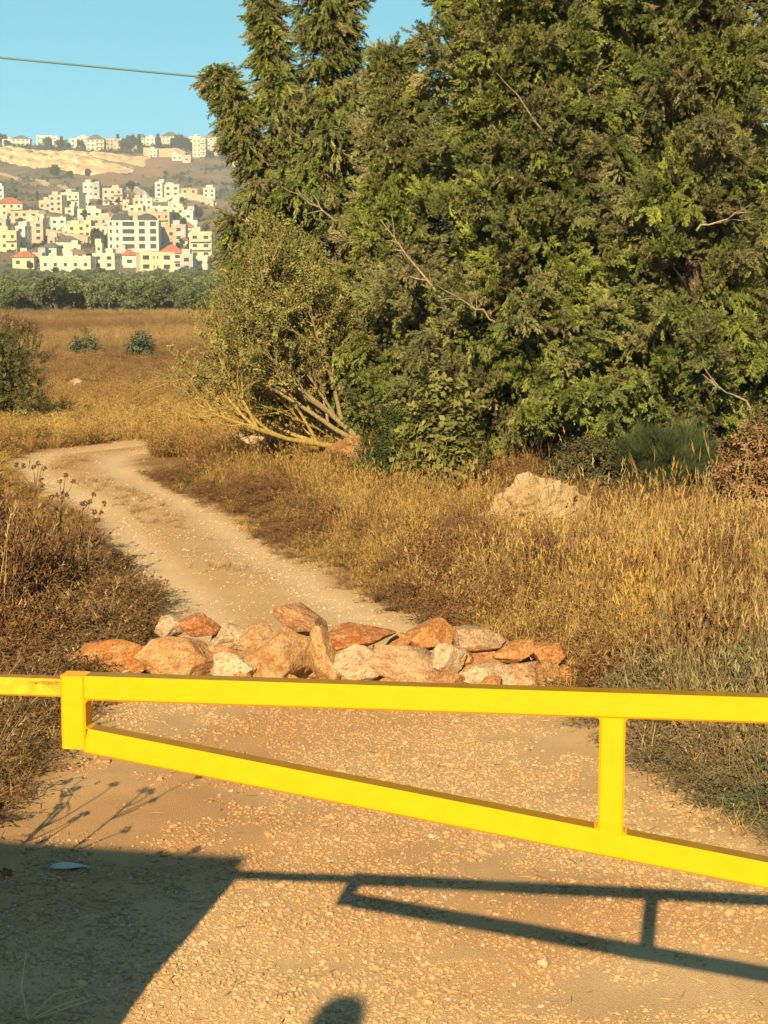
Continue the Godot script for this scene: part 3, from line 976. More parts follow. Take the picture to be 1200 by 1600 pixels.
func make_grass() -> void:
	var m := [tuft(1, 16, .34, .05, .0045, false), tuft(2, 18, .30, .06, .005, false), tuft(3, 13, .58, .05, .004, true), tuft(4, 11, .66, .06, .0038, true), weed(1, 7, .42, .2), weed(2, 9, .36, .5), weed(3, 8, .30, 0.0)]
	var names := ["dry_grass", "dry_grass", "straw_stalks", "straw_stalks", "brown_weeds", "brown_weeds", "dry_herbs"]
	var gold := Color(.47, .285, .065)
	var beige := Color(.43, .295, .11)
	var brown := Color(.235, .135, .055)
	var olive := Color(.17, .165, .065)
	var right := Patch.new(7)
	var left := Patch.new(7)
	var field := Patch.new(7)
	rng.seed = 515
	# the right verge from the gate up to the trees
	for i in 36000:
		var d := 6.6 + 15.5 * pow(rng.randf(), .8)
		var x := rf(-3.6, .27 * d + .4)
		var t := track(x, d)
		if t.y > 0 or t.x < -.12: continue
		if t.x < .1 and rng.randf() < .65: continue
		var n := fn.get_noise_2d(x * 7, d * 7)
		var n2 := fn.get_noise_2d(x * 3 + 100, d * 3)
		var hs := .30 + .80 * smoothstep(0, 1.1, t.x)
		var k := rng.randi() % 2
		var c := mixc(gold, beige, rng.randf())
		var u := rng.randf()
		if d < 9.6 and x < 2.6:                            # the low grey bush behind the gate
			k = 6 if u < .55 else 4
			c = mixc(Color(.115, .15, .075), Color(.21, .15, .08), .5 + n * 1.4 + rf(-.2, .2))
			hs = .35 + .75 * smoothstep(0, .7, t.x)
			if u > .62: k = rng.randi() % 4; c = mixc(beige, Color(.27, .22, .10), rng.randf())
		elif n + fine.get_noise_2d(x * 20 + 7, d * 20) * .5 > .13:
			k = 4 + rng.randi() % 2
			c = mixc(Color(.16, .088, .04), Color(.28, .155, .065), rng.randf())
			hs *= 1.1
		elif n2 > .0 or x > .15 * d:
			k = (2 + rng.randi() % 2) if u < .36 else (4 if u < .6 else rng.randi() % 2)
			c = mixc(gold, beige, clampf(.25 + n2 * 2 + smoothstep(.16, .2, x / d) * .6 + rf(-.3, .3), 0, 1))
			if k == 4: c = mixc(brown, beige, rng.randf() * .5)
		elif u < .2:
			k = 4 + rng.randi() % 3
			c = mixc(brown, beige, rng.randf() * .7)
		elif u > .78: k = 2 + rng.randi() % 2
		var clump := fine.get_noise_2d(x * 28, d * 28)
		hs *= (1.0 - .08 * smoothstep(14, 16, d)) * (1.0 - .45 * exp(-pow((x - 1.4) / .6, 2) - pow((d - 14.9) / 1.0, 2)))
		hs *= rf(.55, 1.1) * (1.15 - .40 * smoothstep(11.5, 15, d)) * (.78 + .65 * clump + .5 * n2)
		if rng.randf() < .02: hs *= 1.6; k = 2 + rng.randi() % 2
		c = mixc(c, Color(.16, .09, .04), smoothstep(.1, .5, -clump) * .6)
		var q := G(x, d)
		right.put(k, Transform3D(basis_up(Vector3(rf(-.25, .25), 1, rf(-.25, .25)), rf(0, TAU), Vector3(.95, hs, .95) * rf(.8, 1.15)), q), c * rf(.75, 1.2))
	# the left verge: brown thistle thicket, sinking to short grass beside the gate
	for i in 20000:
		var d := 6.2 + 19 * pow(rng.randf(), .9)
		var x := rf(-.27 * d - .4, -.5)
		var t := track(x, d)
		if t.y < 0 or t.x < -.1: continue
		if t.x < .1 and rng.randf() < .6: continue
		var n := fn.get_noise_2d(x * 7, d * 7)
		var thick := smoothstep(9.6, 11.6, d) * (1 - smoothstep(13.9, 15.6, d))
		var hs := lerpf(.42, .4 + 1.5 * smoothstep(.0, 1.6, t.x), thick)
		var k := rng.randi() % 2
		var u := rng.randf()
		var c := mixc(beige, Color(.33, .2, .085), .5 + n + rf(-.3, .3))
		if u < .25 + .62 * thick:
			k = 4 + rng.randi() % 3
			c = mixc(Color(.15, .075, .034), Color(.26, .142, .06), rng.randf())
			if t.x < .5: c = mixc(c, olive, .18)
		elif thick > .5: c = mixc(brown, beige, rng.randf())
		if d > 15.5: c = mixc(gold, brown, .5 + n); hs = .3 + .45 * smoothstep(.3, 2.0, t.x)
		hs *= rf(.6, 1.1) * (.9 + .8 * fine.get_noise_2d(x * 22, d * 22))
		if rng.randf() < .05: c = Color(.42, .30, .13); k = rng.randi() % 4
		left.put(k, Transform3D(basis_up(Vector3(rf(-.3, .3), 1, rf(-.3, .3)), rf(0, TAU), Vector3(1.15, hs, 1.15) * rf(.85, 1.2)), G(x, d)), c * rf(.75, 1.2))
	# sparse tufts in the middle of the track
	for i in 2600:
		var d := rf(10.5, 25)
		var x := rf(-5, 1)
		var t := track(x, d)
		if t.x > -.1 or absf(t.y + .05) > .3 or fn.get_noise_2d(x * 8, d * 8) < -.06: continue
		right.put(rng.randi() % 2, Transform3D(basis_up(Vector3(rf(-.6, .6), 1, rf(-.6, .6)), rf(0, TAU), Vector3(.8, .22, .8)), G(x, d)), mixc(brown, beige, rng.randf()))
	# the field beyond the bend
	for i in 30000:
		var d := 24.0 + 158.0 * pow(rng.randf(), 1.35)
		var x := rf(-.26 * d, -.02 * d + 1.5)
		if d < 40 and track(x, d).x < .05: continue
		var n := fn.get_noise_2d(x * 2.0, d * 1.2)
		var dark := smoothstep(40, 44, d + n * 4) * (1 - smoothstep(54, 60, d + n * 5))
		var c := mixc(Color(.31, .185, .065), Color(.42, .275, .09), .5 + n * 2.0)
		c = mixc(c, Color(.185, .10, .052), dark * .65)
		if d > 60: c = mixc(c, mixc(Color(.20, .12, .06), Color(.36, .24, .10), .5 + 1.6 * fn.get_noise_2d(x * .9, d * .3 + 9)), .75)
		var k := rng.randi() % 2
		if rng.randf() < .25 + dark * .5: k = 4 + rng.randi() % 3
		var s := 1.0 + smoothstep(40, 170, d) * .8
		field.put(k, Transform3D(basis_up(Vector3(rf(-.3, .3), 1, rf(-.3, .3)), rf(0, TAU), Vector3(s * 1.3, s * rf(.5, 1.0), s * 1.3)), G(x, d)), c * rf(.75, 1.2))
	var gm := vmat("grass", .8, .2, .25)
	var said := {"right": "on the right verge below the cypresses", "left": "in the thicket on the left verge", "field": "in the open field beyond the bend"}
	var looks := ["fine dry golden grass", "short curved dry grass", "tall straw stalks with seed heads", "taller loose straw stalks", "brown branching weeds", "brown weeds with small seed knobs", "low grey-brown dry herbs"]
	for e in [["right", right], ["left", left], ["field", field]]:
		for k in 7:
			var pa: Patch = e[1]
			if pa.where[k].is_empty(): continue
			metas(many(names[k], m[k], gm, pa.where[k], pa.cols[k]), looks[k] + " " + said[e[0]], "grass" if k < 4 else "weeds", "", "stuff")
	make_thistles()

func thistle(p: Vector3, h: float, label: String, seed_: int, lean := Vector3.ZERO) -> void:
	rng.seed = seed_
	var t := thing("dry_thistle", label, "weed", p, 0.0, "dry thistles on the left verge")
	var b := B.new()
	var hb := []
	var main := grow_path(Vector3(0, -.05, 0), (Vector3(rf(-.1, .1), 1, rf(-.1, .1)) + lean).normalized(), h, Vector3.ZERO, 6)
	b.tube(main, PackedFloat32Array([.008, .0075, .007, .006, .005, .004, .003]), 5, Color(.20, .115, .055))
	hb.append(main[6])
	for k in 7:
		var o := along(main, rf(.35, .95))
		var br := grow_path(o, (Vector3(rf(-1, 1), 1.0, rf(-1, 1)) + lean).normalized(), h * rf(.2, .4), Vector3(0, .4, 0), 4)
		b.tube(br, PackedFloat32Array([.005, .0045, .004, .003, .0025]), 4, Color(.22, .13, .06), false)
		hb.append(br[4])
	for k in 22:
		var o := along(main, rf(.1, .9))
		var d := (rdir() + Vector3(0, .3, 0)).normalized()
		b.blade(o, d, Vector3(0, -.6, 0), rf(.05, .13), .012, Color(.19, .12, .06) * rf(.7, 1.2))
	obj("stem", b.mesh(), vmat("grass", .8, .2, .25), t)
	for q in hb:
		var m := B.new()
		for k in 26:
			var d := rdir()
			m.spike(q + d * .008, q + d * rf(.022, .034), .0055, Color(.13, .075, .035) * rf(.7, 1.3))
		obj("seed_head", m.mesh(), vmat("grass", .8, .2, .25), t)

func make_thistles() -> void:
	thistle(G(-3.0, 13.6), .92, "tall dry thistle standing highest in the left thicket by the picture edge", 1)
	thistle(G(-2.85, 14.3), .8, "dry thistle with round heads against the pale bend of the track", 2)
	thistle(G(-2.65, 14.0), .68, "dry thistle leaning over the track right of the tallest one", 3, Vector3(.25, 0, 0))
	thistle(G(-2.45, 13.4), .62, "short dry thistle on the slope of the left thicket", 4, Vector3(.2, 0, 0))
	thistle(G(-3.1, 12.9), .9, "dark dry thistle at the left picture edge in the thicket", 5)
	# out of frame at the left; their shadows fall on the track
	thistle(G(-1.66, 5.85), 1.05, "dry thistle left of the gate, shadow of its heads on the gravel", 6, Vector3(.12, 0, 0))
	thistle(G(-1.75, 6.05), .95, "second dry thistle left of the gate behind the first", 7)
	thistle(G(-1.55, 5.2), .98, "dry thistle left of the gate nearest to the viewer", 8, Vector3(.2, 0, 0))
	# dry stalks rising at the lower left corner
	rng.seed = 99
	var st := B.new()
	var o := G(-1.18, 5.25)
	for e in [[Vector3(-.02, .12, 0), Vector3(.0, .24, 0)], [Vector3(.09, .10, .02), Vector3(.18, .125, .02)], [Vector3(.10, .05, .0), Vector3(.19, .09, .02)], [Vector3(.2, .07, .0), Vector3(.165, .14, .0)]]:
		st.tube(PackedVector3Array([Vector3.ZERO, e[0], e[1]]), PackedFloat32Array([.0035, .003, .0015]), 5, Color(.55, .42, .2))
	var so := obj("dry_stalk", st.mesh(), vmat("grass", .8, .2, .25))
	so.position = o
	metas(so, "bleached forked dry stalk in the lower left corner", "stalk")

# ---------------------------------------------------------------- olive grove
func make_olives() -> void:
	rng.seed = 1212
	var b := B.new()
	for i in 34:
		var o := rdir() * rf(.1, .42)
		var d := (o.normalized() + rdir() * .5 + Vector3(0, .3, 0)).normalized()
		var side := d.cross(rdir()).normalized() * .10
		var c := Color.WHITE * rf(.7, 1.25)
		b.tri(o - side, o + d * rf(.25, .4), o + side, c)
		b.tri(o + side * .4, o + d * .2 + side * 1.6, o + d * .3, c)
	var clump := b.mesh()
	var kinds := []
	for k in 4:
		var t := thing("olive_tree", "", "tree", Vector3.ZERO, 0.0)
		var w := B.new()
		w.tube(PackedVector3Array([Vector3(0, -.3, 0), Vector3(.1, .5, .05), Vector3(-.05, 1.1, 0)]), PackedFloat32Array([.22, .17, .15]), 7, Color(.18, .14, .10))
		var where := []
		var cols := PackedColorArray()
		var lobes := []
		for q in 9:
			var a := rf(0, TAU)
			var l := Vector3(cos(a) * rf(.5, 1.35), rf(.8, 2.5), sin(a) * rf(.5, 1.35))
			lobes.append(l)
			w.tube(PackedVector3Array([Vector3(-.05, 1.0, 0), l * .6 + Vector3(0, .35, 0), l]), PackedFloat32Array([.09, .06, .03]), 5, Color(.18, .14, .10), false)
		for i in 420:
			var l: Vector3 = lobes[i % 9]
			var tone := .65 + .6 * float((i * 5) % 9) / 9
			where.append(Transform3D(Basis.from_euler(rdir() * 3) * Basis.from_scale(Vector3.ONE * rf(.38, .7)), l + rdir() * pow(rng.randf(), .5) * .78 * Vector3(1.1, .8, 1.1)))
			cols.append(mixc(Color(.115, .145, .062), Color(.19, .21, .095), rng.randf()) * tone)
		obj("trunk", w.mesh(), bark(), t)
		many("crown", clump, leafmat(), where, cols, t)
		kinds.append(t)
	var fresh := [0, 0, 0, 0]
	var rows := [184, 190, 198, 208, 220, 234, 252, 275, 305, 345, 395, 455, 525, 570]
	for j in rows.size():
		var d0: float = rows[j]
		var x := -.245 * d0
		while x < -.085 * d0:
			var k := rng.randi() % 4
			var o: Node3D
			if fresh[k] == 0:
				o = kinds[k]
				fresh[k] = 1
			else:
				o = kinds[k].duplicate()
				o.name = numbered("olive_tree")
				add_child(o, true)
			var d := d0 + rf(-3, 3)
			o.position = G(x, d)
			o.rotation.y = rf(0, TAU)
			var s := rf(.75, 1.3) * (1.0 + .4 * smoothstep(230, 420, d))
			if j == 0: s *= 1.0 + .3 * rng.randf()
			o.scale = Vector3(s * 1.1, s, s * 1.1)
			var lab: String = ["grey-green olive tree standing in the front row of the grove", "grey-green olive tree in the middle of the dense grove", "grey-green olive tree in the rear of the grove below the town"][0 if j < 3 else 1 if j < 8 else 2]
			metas(o, lab, "tree", ["olive trees in the front of the grove", "olive trees in the middle of the grove", "olive trees at the back of the grove"][0 if j < 3 else 1 if j < 8 else 2])
			x += rf(3.6, 5.2) * (1.0 + .3 * smoothstep(250, 500, d))

# ---------------------------------------------------------------- the town on the slope
var pane := BoxMesh.new()
const PAINT := {"white": Color(.64, .60, .52), "cream": Color(.65, .57, .43), "yellow": Color(.66, .55, .35), "tan": Color(.50, .41, .29), "pink": Color(.60, .45, .34), "grey": Color(.40, .40, .37)}

func facade(b: B, o: Vector3, u: Vector3, w: float, h: float, nx: int, ny: int, ww: float, wh: float, sill: float, out: Array, col: Color, base := -4.0) -> void:
	# a wall from o along u with recessed openings; out collects [centre, u] of each
	var nrm := u.cross(Vector3.UP)
	var us := [0.0]
	for i in nx:
		var c := w * (i + .5) / nx
		us.append(c - ww / 2); us.append(c + ww / 2)
	us.append(w)
	var vs := [base]
	for j in ny:
		var y := h * j / ny + sill
		vs.append(y); vs.append(y + wh)
	vs.append(h)
	var dep := -nrm * .22
	for i in us.size() - 1:
		for j in vs.size() - 1:
			var a: Vector3 = o + u * us[i] + Vector3(0, vs[j], 0)
			var c: Vector3 = o + u * us[i + 1] + Vector3(0, vs[j + 1], 0)
			var p := Vector3(a.x, c.y, a.z)
			var q := Vector3(c.x, a.y, c.z)
			if i % 2 == 1 and j % 2 == 1:
				b.quad(p, p + dep, a + dep, a, col)
				b.quad(c + dep, c, q, q + dep, col)
				b.quad(a, a + dep, q + dep, q, col)
				b.quad(p + dep, p, c, c + dep, col)
				out.append([(a + c) / 2 + dep * .8, u])
			else:
				b.quad(p, c, q, a, col)

func windows_of(t: Node3D, out: Array, ww: float, wh: float) -> void:
	for e in out:
		var o := obj("window", pane, flat("far_glass", lin(.035, .04, .045), .25), t)
		var u: Vector3 = e[1]
		o.transform = Transform3D(Basis(u * ww, Vector3(0, wh, 0), u.cross(Vector3.UP) * .06), e[0])

func wallmat() -> StandardMaterial3D:
	return textured("render", Color.WHITE, noise_tex(81, .01, Color(.86, .85, .83), Color(1, 1, 1), 256, 5), null, .05, .9)

func hip(b: B, x: float, z: float, y: float, w: float, dp: float, rise: float, col: Color) -> void:
	var e := .5
	var r := minf(w, dp) * .5
	var a := Vector3(x - w / 2 - e, y, z + dp / 2 + e)
	var c := Vector3(x + w / 2 + e, y, z + dp / 2 + e)
	var d := Vector3(x + w / 2 + e, y, z - dp / 2 - e)
	var f := Vector3(x - w / 2 - e, y, z - dp / 2 - e)
	var r0 := Vector3(x - maxf(0, w / 2 - r), y + rise, z)
	var r1 := Vector3(x + maxf(0, w / 2 - r), y + rise, z)
	b.quad(a, r0, r1, c, col)
	b.quad(d, r1, r0, f, col)
	b.tri(f, r0, a, col); b.tri(c, r1, d, col)
	var th := Vector3(0, -.25, 0)
	b.quad(a, c, c + th, a + th, col); b.quad(c, d, d + th, c + th, col); b.quad(f, a, a + th, f + th, col)
	b.quad(a + th, c + th, d + th, f + th, col)

func house(x: float, d: float, w: float, h: float, roof: String, paint: String, label: String, group := "houses of the hillside town") -> void:
	var t := thing("house", label, "house", Vector3.ZERO, rf(-.3, .22), group)
	t.position = G(x, d)
	var dp := clampf(w * .8, 6, 13)
	var body := h
	if roof.begins_with("hip"): body = h * .72
	elif roof == "tank": body = h * .82
	var storeys := maxi(1, int(round(body / 3.3)))
	var nx := clampi(int(w / 3.3), 1, 7)
	var ww := clampf(w / nx * rf(.32, .45), .9, 1.9)
	var wh := 1.35
	var sill := body / storeys * .32
	var col: Color = PAINT[paint] * rf(.92, 1.06)
	var b := B.new()
	var out := []
	facade(b, Vector3(-w / 2, 0, dp / 2), Vector3.RIGHT, w, body, nx, storeys, ww, wh, sill, out, col)
	facade(b, Vector3(w / 2, 0, dp / 2), Vector3.FORWARD, dp, body, 2, storeys, 1.2, wh, sill, out, col)
	facade(b, Vector3(-w / 2, 0, -dp / 2), Vector3.BACK, dp, body, 2, storeys, 1.2, wh, sill, out, col)
	b.quad(Vector3(w / 2, body, -dp / 2), Vector3(-w / 2, body, -dp / 2), Vector3(-w / 2, -4, -dp / 2), Vector3(w / 2, -4, -dp / 2), col)
	b.quad(Vector3(-w / 2, body - .02, -dp / 2), Vector3(w / 2, body - .02, -dp / 2), Vector3(w / 2, body - .02, dp / 2), Vector3(-w / 2, body - .02, dp / 2), col * .8)
	obj("wall", b.mesh(), wallmat(), t)
	windows_of(t, out, 1.0, 1.35)
	for i in out.size():
		var o: MeshInstance3D = t.get_child(1 + i)
		if i < nx * storeys: o.scale.x = ww
		else: o.scale.x = 1.2
	if roof.begins_with("hip"):
		var rc := {"r": Color(.40, .14, .085), "b": Color(.27, .16, .10), "g": Color(.13, .135, .125)}
		var rb := B.new()
		hip(rb, 0, 0, body + .02, w, dp, h - body + .6, rc[roof[3]])
		obj("roof", rb.mesh(), wallmat(), t)
	else:
		var pb := B.new()
		var k := .3
		for q in [[0, dp / 2 - k / 2 + .06, w + .12, k], [0, -dp / 2 + k / 2 - .06, w + .12, k]]:
			pb.box(Vector3(q[0], body + .35, q[1]), Vector3(q[2], .8, q[3]), Basis(), col * .97)
		for s in [-1, 1]:
			pb.box(Vector3(s * (w / 2 - k / 2 + .06), body + .35, 0), Vector3(k, .8, dp - 2 * k + .1), Basis(), col * .97)
		obj("parapet", pb.mesh(), wallmat(), t)
		if roof == "tank":
			var c := CylinderMesh.new()
			c.top_radius = w * .3; c.bottom_radius = w * .3; c.height = h - body; c.radial_segments = 20
			var o := obj("roof_tank", c, flat("tank", lin(.6, .57, .5), .8), t)
			o.position = Vector3(-w * .1, body + (h - body) / 2 + .4, 0)
		elif rng.randf() < .65:
			var sb := B.new()
			var sw := rf(2.4, 4)
			sb.box(Vector3(rf(-w * .25, w * .25), body + 1.3, -dp * .15), Vector3(sw, 2.6, 3.2), Basis(), col)
			obj("stair_head", sb.mesh(), wallmat(), t)
		if rng.randf() < .6:
			for q in rng.randi_range(1, 2):
				var c := CylinderMesh.new()
				c.top_radius = .55; c.bottom_radius = .55; c.height = 1.3; c.radial_segments = 10
				var o := obj("water_tank", c, flat("tank_%d" % q, [lin(.6, .6, .58), lin(.06, .06, .07)][q % 2], .6), t)
				o.position = Vector3(rf(-w * .4, w * .4), body + .66, rf(-dp * .2, dp * .3))
	if roof == "balc" or (w > 9 and rng.randf() < .45):
		for s in storeys:
			var bb := B.new()
			var bw := w * (.9 if roof == "balc" else .4)
			var bx := 0.0 if roof == "balc" else w * .26
			var y := body / storeys * s + .1
			bb.box(Vector3(bx, y, dp / 2 + .62), Vector3(bw, .18, 1.2), Basis(), col)
			bb.box(Vector3(bx, y + .55, dp / 2 + 1.17), Vector3(bw, .9, .1), Basis(), col * .95)
			obj("balcony", bb.mesh(), wallmat(), t)

func vault(b: B, o: Vector3, w: float, dp: float, rise: float, col: Color) -> void:
	var n := 10
	for i in n:
		var a0 := PI * i / n
		var a1 := PI * (i + 1) / n
		var p0 := o + Vector3(-cos(a0) * w / 2, sin(a0) * rise, dp / 2)
		var p1 := o + Vector3(-cos(a1) * w / 2, sin(a1) * rise, dp / 2)
		var z := Vector3(0, 0, -dp)
		b.quad(p0 + z, p1 + z, p1, p0, col)
		b.tri(o + Vector3(0, 0, dp / 2), p0, p1, col)
		b.tri(o + Vector3(0, 0, dp / 2) + z, p1 + z, p0 + z, col)

func big_buildings() -> void:
	# the white block with two dark vaulted roofs
	var t := thing("apartment_block", "large white four-storey block with dark window bands and two dark vaulted roofs", "apartment block", G(-105.6, 714), .03)
	var W := 21.4
	var Hh := 12.4
	var col := Color(.66, .63, .56)
	var b := B.new()
	var glass := flat("far_glass", lin(.035, .04, .045), .25)
	var out := []
	# left third: small and wide windows, middle: long bands, right: bay with wide windows
	facade(b, Vector3(-W / 2, 0, 5), Vector3.RIGHT, 5.4, Hh, 2, 4, 1.0, 1.5, .9, out, col)
	var n1 := out.size()
	facade(b, Vector3(-W / 2 + 5.4, 0, 5), Vector3.RIGHT, 6.6, Hh, 1, 4, 5.0, 1.9, .7, out, col)
	var n2 := out.size()
	facade(b, Vector3(-W / 2 + 12, 0, 5), Vector3.RIGHT, 9.4, Hh, 2, 4, 2.6, 2.0, .7, out, col)
	var n3 := out.size()
	facade(b, Vector3(W / 2, 0, 5), Vector3.FORWARD, 10, Hh, 3, 4, 1.4, 1.6, .9, out, col)
	facade(b, Vector3(-W / 2, 0, -5), Vector3.BACK, 10, Hh, 3, 4, 1.4, 1.6, .9, out, col)
	b.quad(Vector3(W / 2, Hh, -5), Vector3(-W / 2, Hh, -5), Vector3(-W / 2, -4, -5), Vector3(W / 2, -4, -5), col)
	b.quad(Vector3(-W / 2, Hh, -5), Vector3(W / 2, Hh, -5), Vector3(W / 2, Hh, 5), Vector3(-W / 2, Hh, 5), col * .9)
	obj("wall", b.mesh(), wallmat(), t)
	for i in out.size():
		var ww: float = 1.0 if i < n1 else 5.0 if i < n2 else 2.6 if i < n3 else 1.4
		var hh: float = 1.5 if i < n1 else 1.9 if i < n2 else 2.0 if i < n3 else 1.6
		var o := obj("window", pane, glass, t)
		var u: Vector3 = out[i][1]
		o.transform = Transform3D(Basis(u * ww, Vector3(0, hh, 0), u.cross(Vector3.UP) * .06), out[i][0])
	for e in [[-5.2, 8.6], [5.6, 7.6]]:
		var r := B.new()
		vault(r, Vector3(e[0], Hh + .05, .2), e[1], 8.5, 2.9, Color(.075, .085, .09))
		obj("roof", r.mesh(), wallmat(), t)
	for x in [1.35, 5.95, W / 2 - .3]:
		var c := B.new(); c.box(Vector3(x, Hh / 2, 5.18), Vector3(.5, Hh, .34), Basis(), col); obj("pilaster", c.mesh(), wallmat(), t)
	# the cream block with two rows of dark windows
	var s := thing("apartment_block", "cream two-storey block with four wide dark windows and narrow pairs between", "apartment block", G(-81.8, 601), .30)
	var w2 := 12.2
	var h2 := 9.6
	var cc := Color(.68, .57, .38)
	var b2 := B.new()
	var o2 := []
	facade(b2, Vector3(-w2 / 2, 0, 4.5), Vector3.RIGHT, 4.4, h2, 1, 3, 2.3, 1.5, 1.0, o2, cc)
	facade(b2, Vector3(-w2 / 2 + 4.4, 0, 4.5), Vector3.RIGHT, 2.6, h2, 2, 3, .5, 1.0, 1.3, o2, cc)
	facade(b2, Vector3(-w2 / 2 + 7, 0, 4.5), Vector3.RIGHT, 5.2, h2, 1, 3, 2.3, 1.5, 1.0, o2, cc)
	facade(b2, Vector3(w2 / 2, 0, 4.5), Vector3.FORWARD, 9, h2, 2, 3, 1.1, 1.6, 1.0, o2, Color(.50, .46, .38))
	b2.quad(Vector3(-w2 / 2, h2, -4.5), Vector3(-w2 / 2, h2, 4.5), Vector3(-w2 / 2, -4, 4.5), Vector3(-w2 / 2, -4, -4.5), cc)
	b2.quad(Vector3(w2 / 2, h2, -4.5), Vector3(-w2 / 2, h2, -4.5), Vector3(-w2 / 2, -4, -4.5), Vector3(w2 / 2, -4, -4.5), cc)
	b2.quad(Vector3(-w2 / 2, h2, -4.5), Vector3(w2 / 2, h2, -4.5), Vector3(w2 / 2, h2, 4.5), Vector3(-w2 / 2, h2, 4.5), cc * .9)
	obj("wall", b2.mesh(), wallmat(), s)
	for i in o2.size():
		var dim := Vector2(2.3, 1.5) if i < 3 or (i >= 9 and i < 12) else Vector2(.5, 1.0) if i < 9 else Vector2(1.1, 1.6)
		var o := obj("window", pane, glass, s)
		var u: Vector3 = o2[i][1]
		o.transform = Transform3D(Basis(u * dim.x, Vector3(0, dim.y, 0), u.cross(Vector3.UP) * .06), o2[i][0])
	var pp := B.new()
	for q in [[0, 4.45, w2 + .2, .3], [0, -4.45, w2 + .2, .3]]: pp.box(Vector3(q[0], h2 + .2, q[1]), Vector3(q[2], .6, q[3]), Basis(), cc)
	for q in [-1, 1]: pp.box(Vector3(q * (w2 / 2 - .05), h2 + .2, 0), Vector3(.3, .6, 8.58), Basis(), cc)
	obj("parapet", pp.mesh(), wallmat(), s)

func make_slope_trees() -> void:
	rng.seed = 4242
	var b := B.new()
	for i in 30:
		var o := rdir() * rf(.2, .7)
		var d := (o.normalized() + rdir() * .4).normalized()
		var side := d.cross(rdir()).normalized() * .2
		b.tri(o - side, o + d * rf(.3, .5), o + side, Color.WHITE * rf(.7, 1.2))
		b.tri(o + side, o - d * .3 + side * 1.4, o + d * .3, Color.WHITE * rf(.7, 1.2))
	var clump := b.mesh()
	# single trees among the houses: x, d, width, height, label
	var list := []
	var protos := []
	for k in 2:
		var t := thing("slope_tree", "", "tree")
		var w := B.new()
		w.tube(PackedVector3Array([Vector3(0, -1, 0), Vector3(0, 1.6, 0)]), PackedFloat32Array([.2, .14]), 6, Color(.16, .12, .08))
		obj("trunk", w.mesh(), bark(), t)
		var where := []
		var cols := PackedColorArray()
		for i in 90:
			var p := rdir() * pow(rng.randf(), .45)
			var q := Vector3(p.x * 1.5, 2.6 + p.y * 1.6, p.z * 1.5)
			if k == 1:
				var h := rng.randf()
				q = Vector3(p.x * .75 * (1.1 - h), 1.0 + h * 5.0, p.z * .75 * (1.1 - h))
			where.append(Transform3D(Basis.from_euler(rdir() * 3) * Basis.from_scale(Vector3.ONE * rf(.5, .95)), q))
			cols.append(mixc(Color(.035, .05, .032), Color(.065, .08, .045), rng.randf()))
		many("crown", clump, leafmat(), where, cols, t)
		protos.append(t)
	var fresh := [0, 0]
	list.append([-338.2, 1505, 11.6, 0, "large dark tree at the left end of the ridge", "trees among the hillside houses"])
	list.append([-296.4, 1494, 8.0, 0, "dark tree before the long white ridge block", "trees among the hillside houses"])
	list.append([-273.4, 1470, 5.7, 0, "dark round tree on the ridge left of the narrow white house", "trees among the hillside houses"])
	list.append([-218.6, 1434, 12.1, 0, "big dark tree clump on the ridge below the small hip-roofed house", "trees among the hillside houses"])
	list.append([-214.1, 1440, 14.4, 0, "dark tree right of the big clump below the ridge", "trees among the hillside houses"])
	list.append([-208.4, 1446, 9.5, 2, "slim dark cypress beside the pyramid-roofed ridge house", "trees among the hillside houses"])
	list.append([-200.3, 1505, 8.1, 2, "dark cypress between the ridge villas", "trees among the hillside houses"])
	list.append([-172.4, 1428, 13.2, 0, "dark tree below the large ridge villa", "trees among the hillside houses"])
	list.append([-165.0, 1410, 10.8, 0, "dark tree right of the one below the ridge villa", "trees among the hillside houses"])
	list.append([-165.6, 1505, 9.3, 0, "dark tree crown standing on the ridge skyline", "trees among the hillside houses"])
	list.append([-161.1, 1505, 6.9, 0, "lower dark tree beside the skyline crown", "trees among the hillside houses"])
	list.append([-128.3, 1338, 11.3, 2, "broad dark conifer left of the yellow banded block", "trees among the hillside houses"])
	list.append([-122.2, 1326, 8.2, 0, "dark tree at the foot of the yellow banded block", "trees among the hillside houses"])
	list.append([-230.0, 1184, 10.0, 0, "dark tree below the left part of the quarry", "trees among the hillside houses"])
	list.append([-208.6, 1195, 6.4, 0, "dark round tree on the foot of the quarry face", "trees among the hillside houses"])
	list.append([-160.1, 1242, 4.3, 0, "dark bush alone on the bare brown slope", "trees among the hillside houses"])
	list.append([-217.3, 1173, 5.4, 0, "dark tree below the middle of the quarry", "trees among the hillside houses"])
	list.append([-157.4, 1053, 6.5, 0, "dark tree right of the pinkish stepped house", "trees among the hillside houses"])
	list.append([-175.7, 933, 3.6, 0, "dark tree before the tall stepped house", "trees among the hillside houses"])
	list.append([-145.7, 822, 7.6, 2, "dark cypress beside the long pinkish facade", "trees among the hillside houses"])
	list.append([-178.2, 828, 3.8, 0, "round dark tree left under the red-roofed apartment house", "trees among the hillside houses"])
	list.append([-124.7, 732, 7.9, 0, "large dark tree left of the big white block", "trees among the hillside houses"])
	list.append([-120.3, 726, 6.1, 0, "dark tree touching the left side of the big white block", "trees among the hillside houses"])
	list.append([-131.4, 654, 4.5, 2, "slim dark cypress beside the orange-red roofed house", "trees among the hillside houses"])
	list.append([-97.4, 648, 5.5, 0, "dark tree between red hip roof and four-window block", "trees among the hillside houses"])
	list.append([-124.5, 636, 3.4, 0, "dark tree at the grove edge before the arched house", "trees among the hillside houses"])
	list.append([-102.9, 834, 5.8, 0, "dark tree behind the tan block", "trees among the hillside houses"])
	list.append([-98.0, 822, 5.1, 0, "dark tree right of the one behind the tan block", "trees among the hillside houses"])
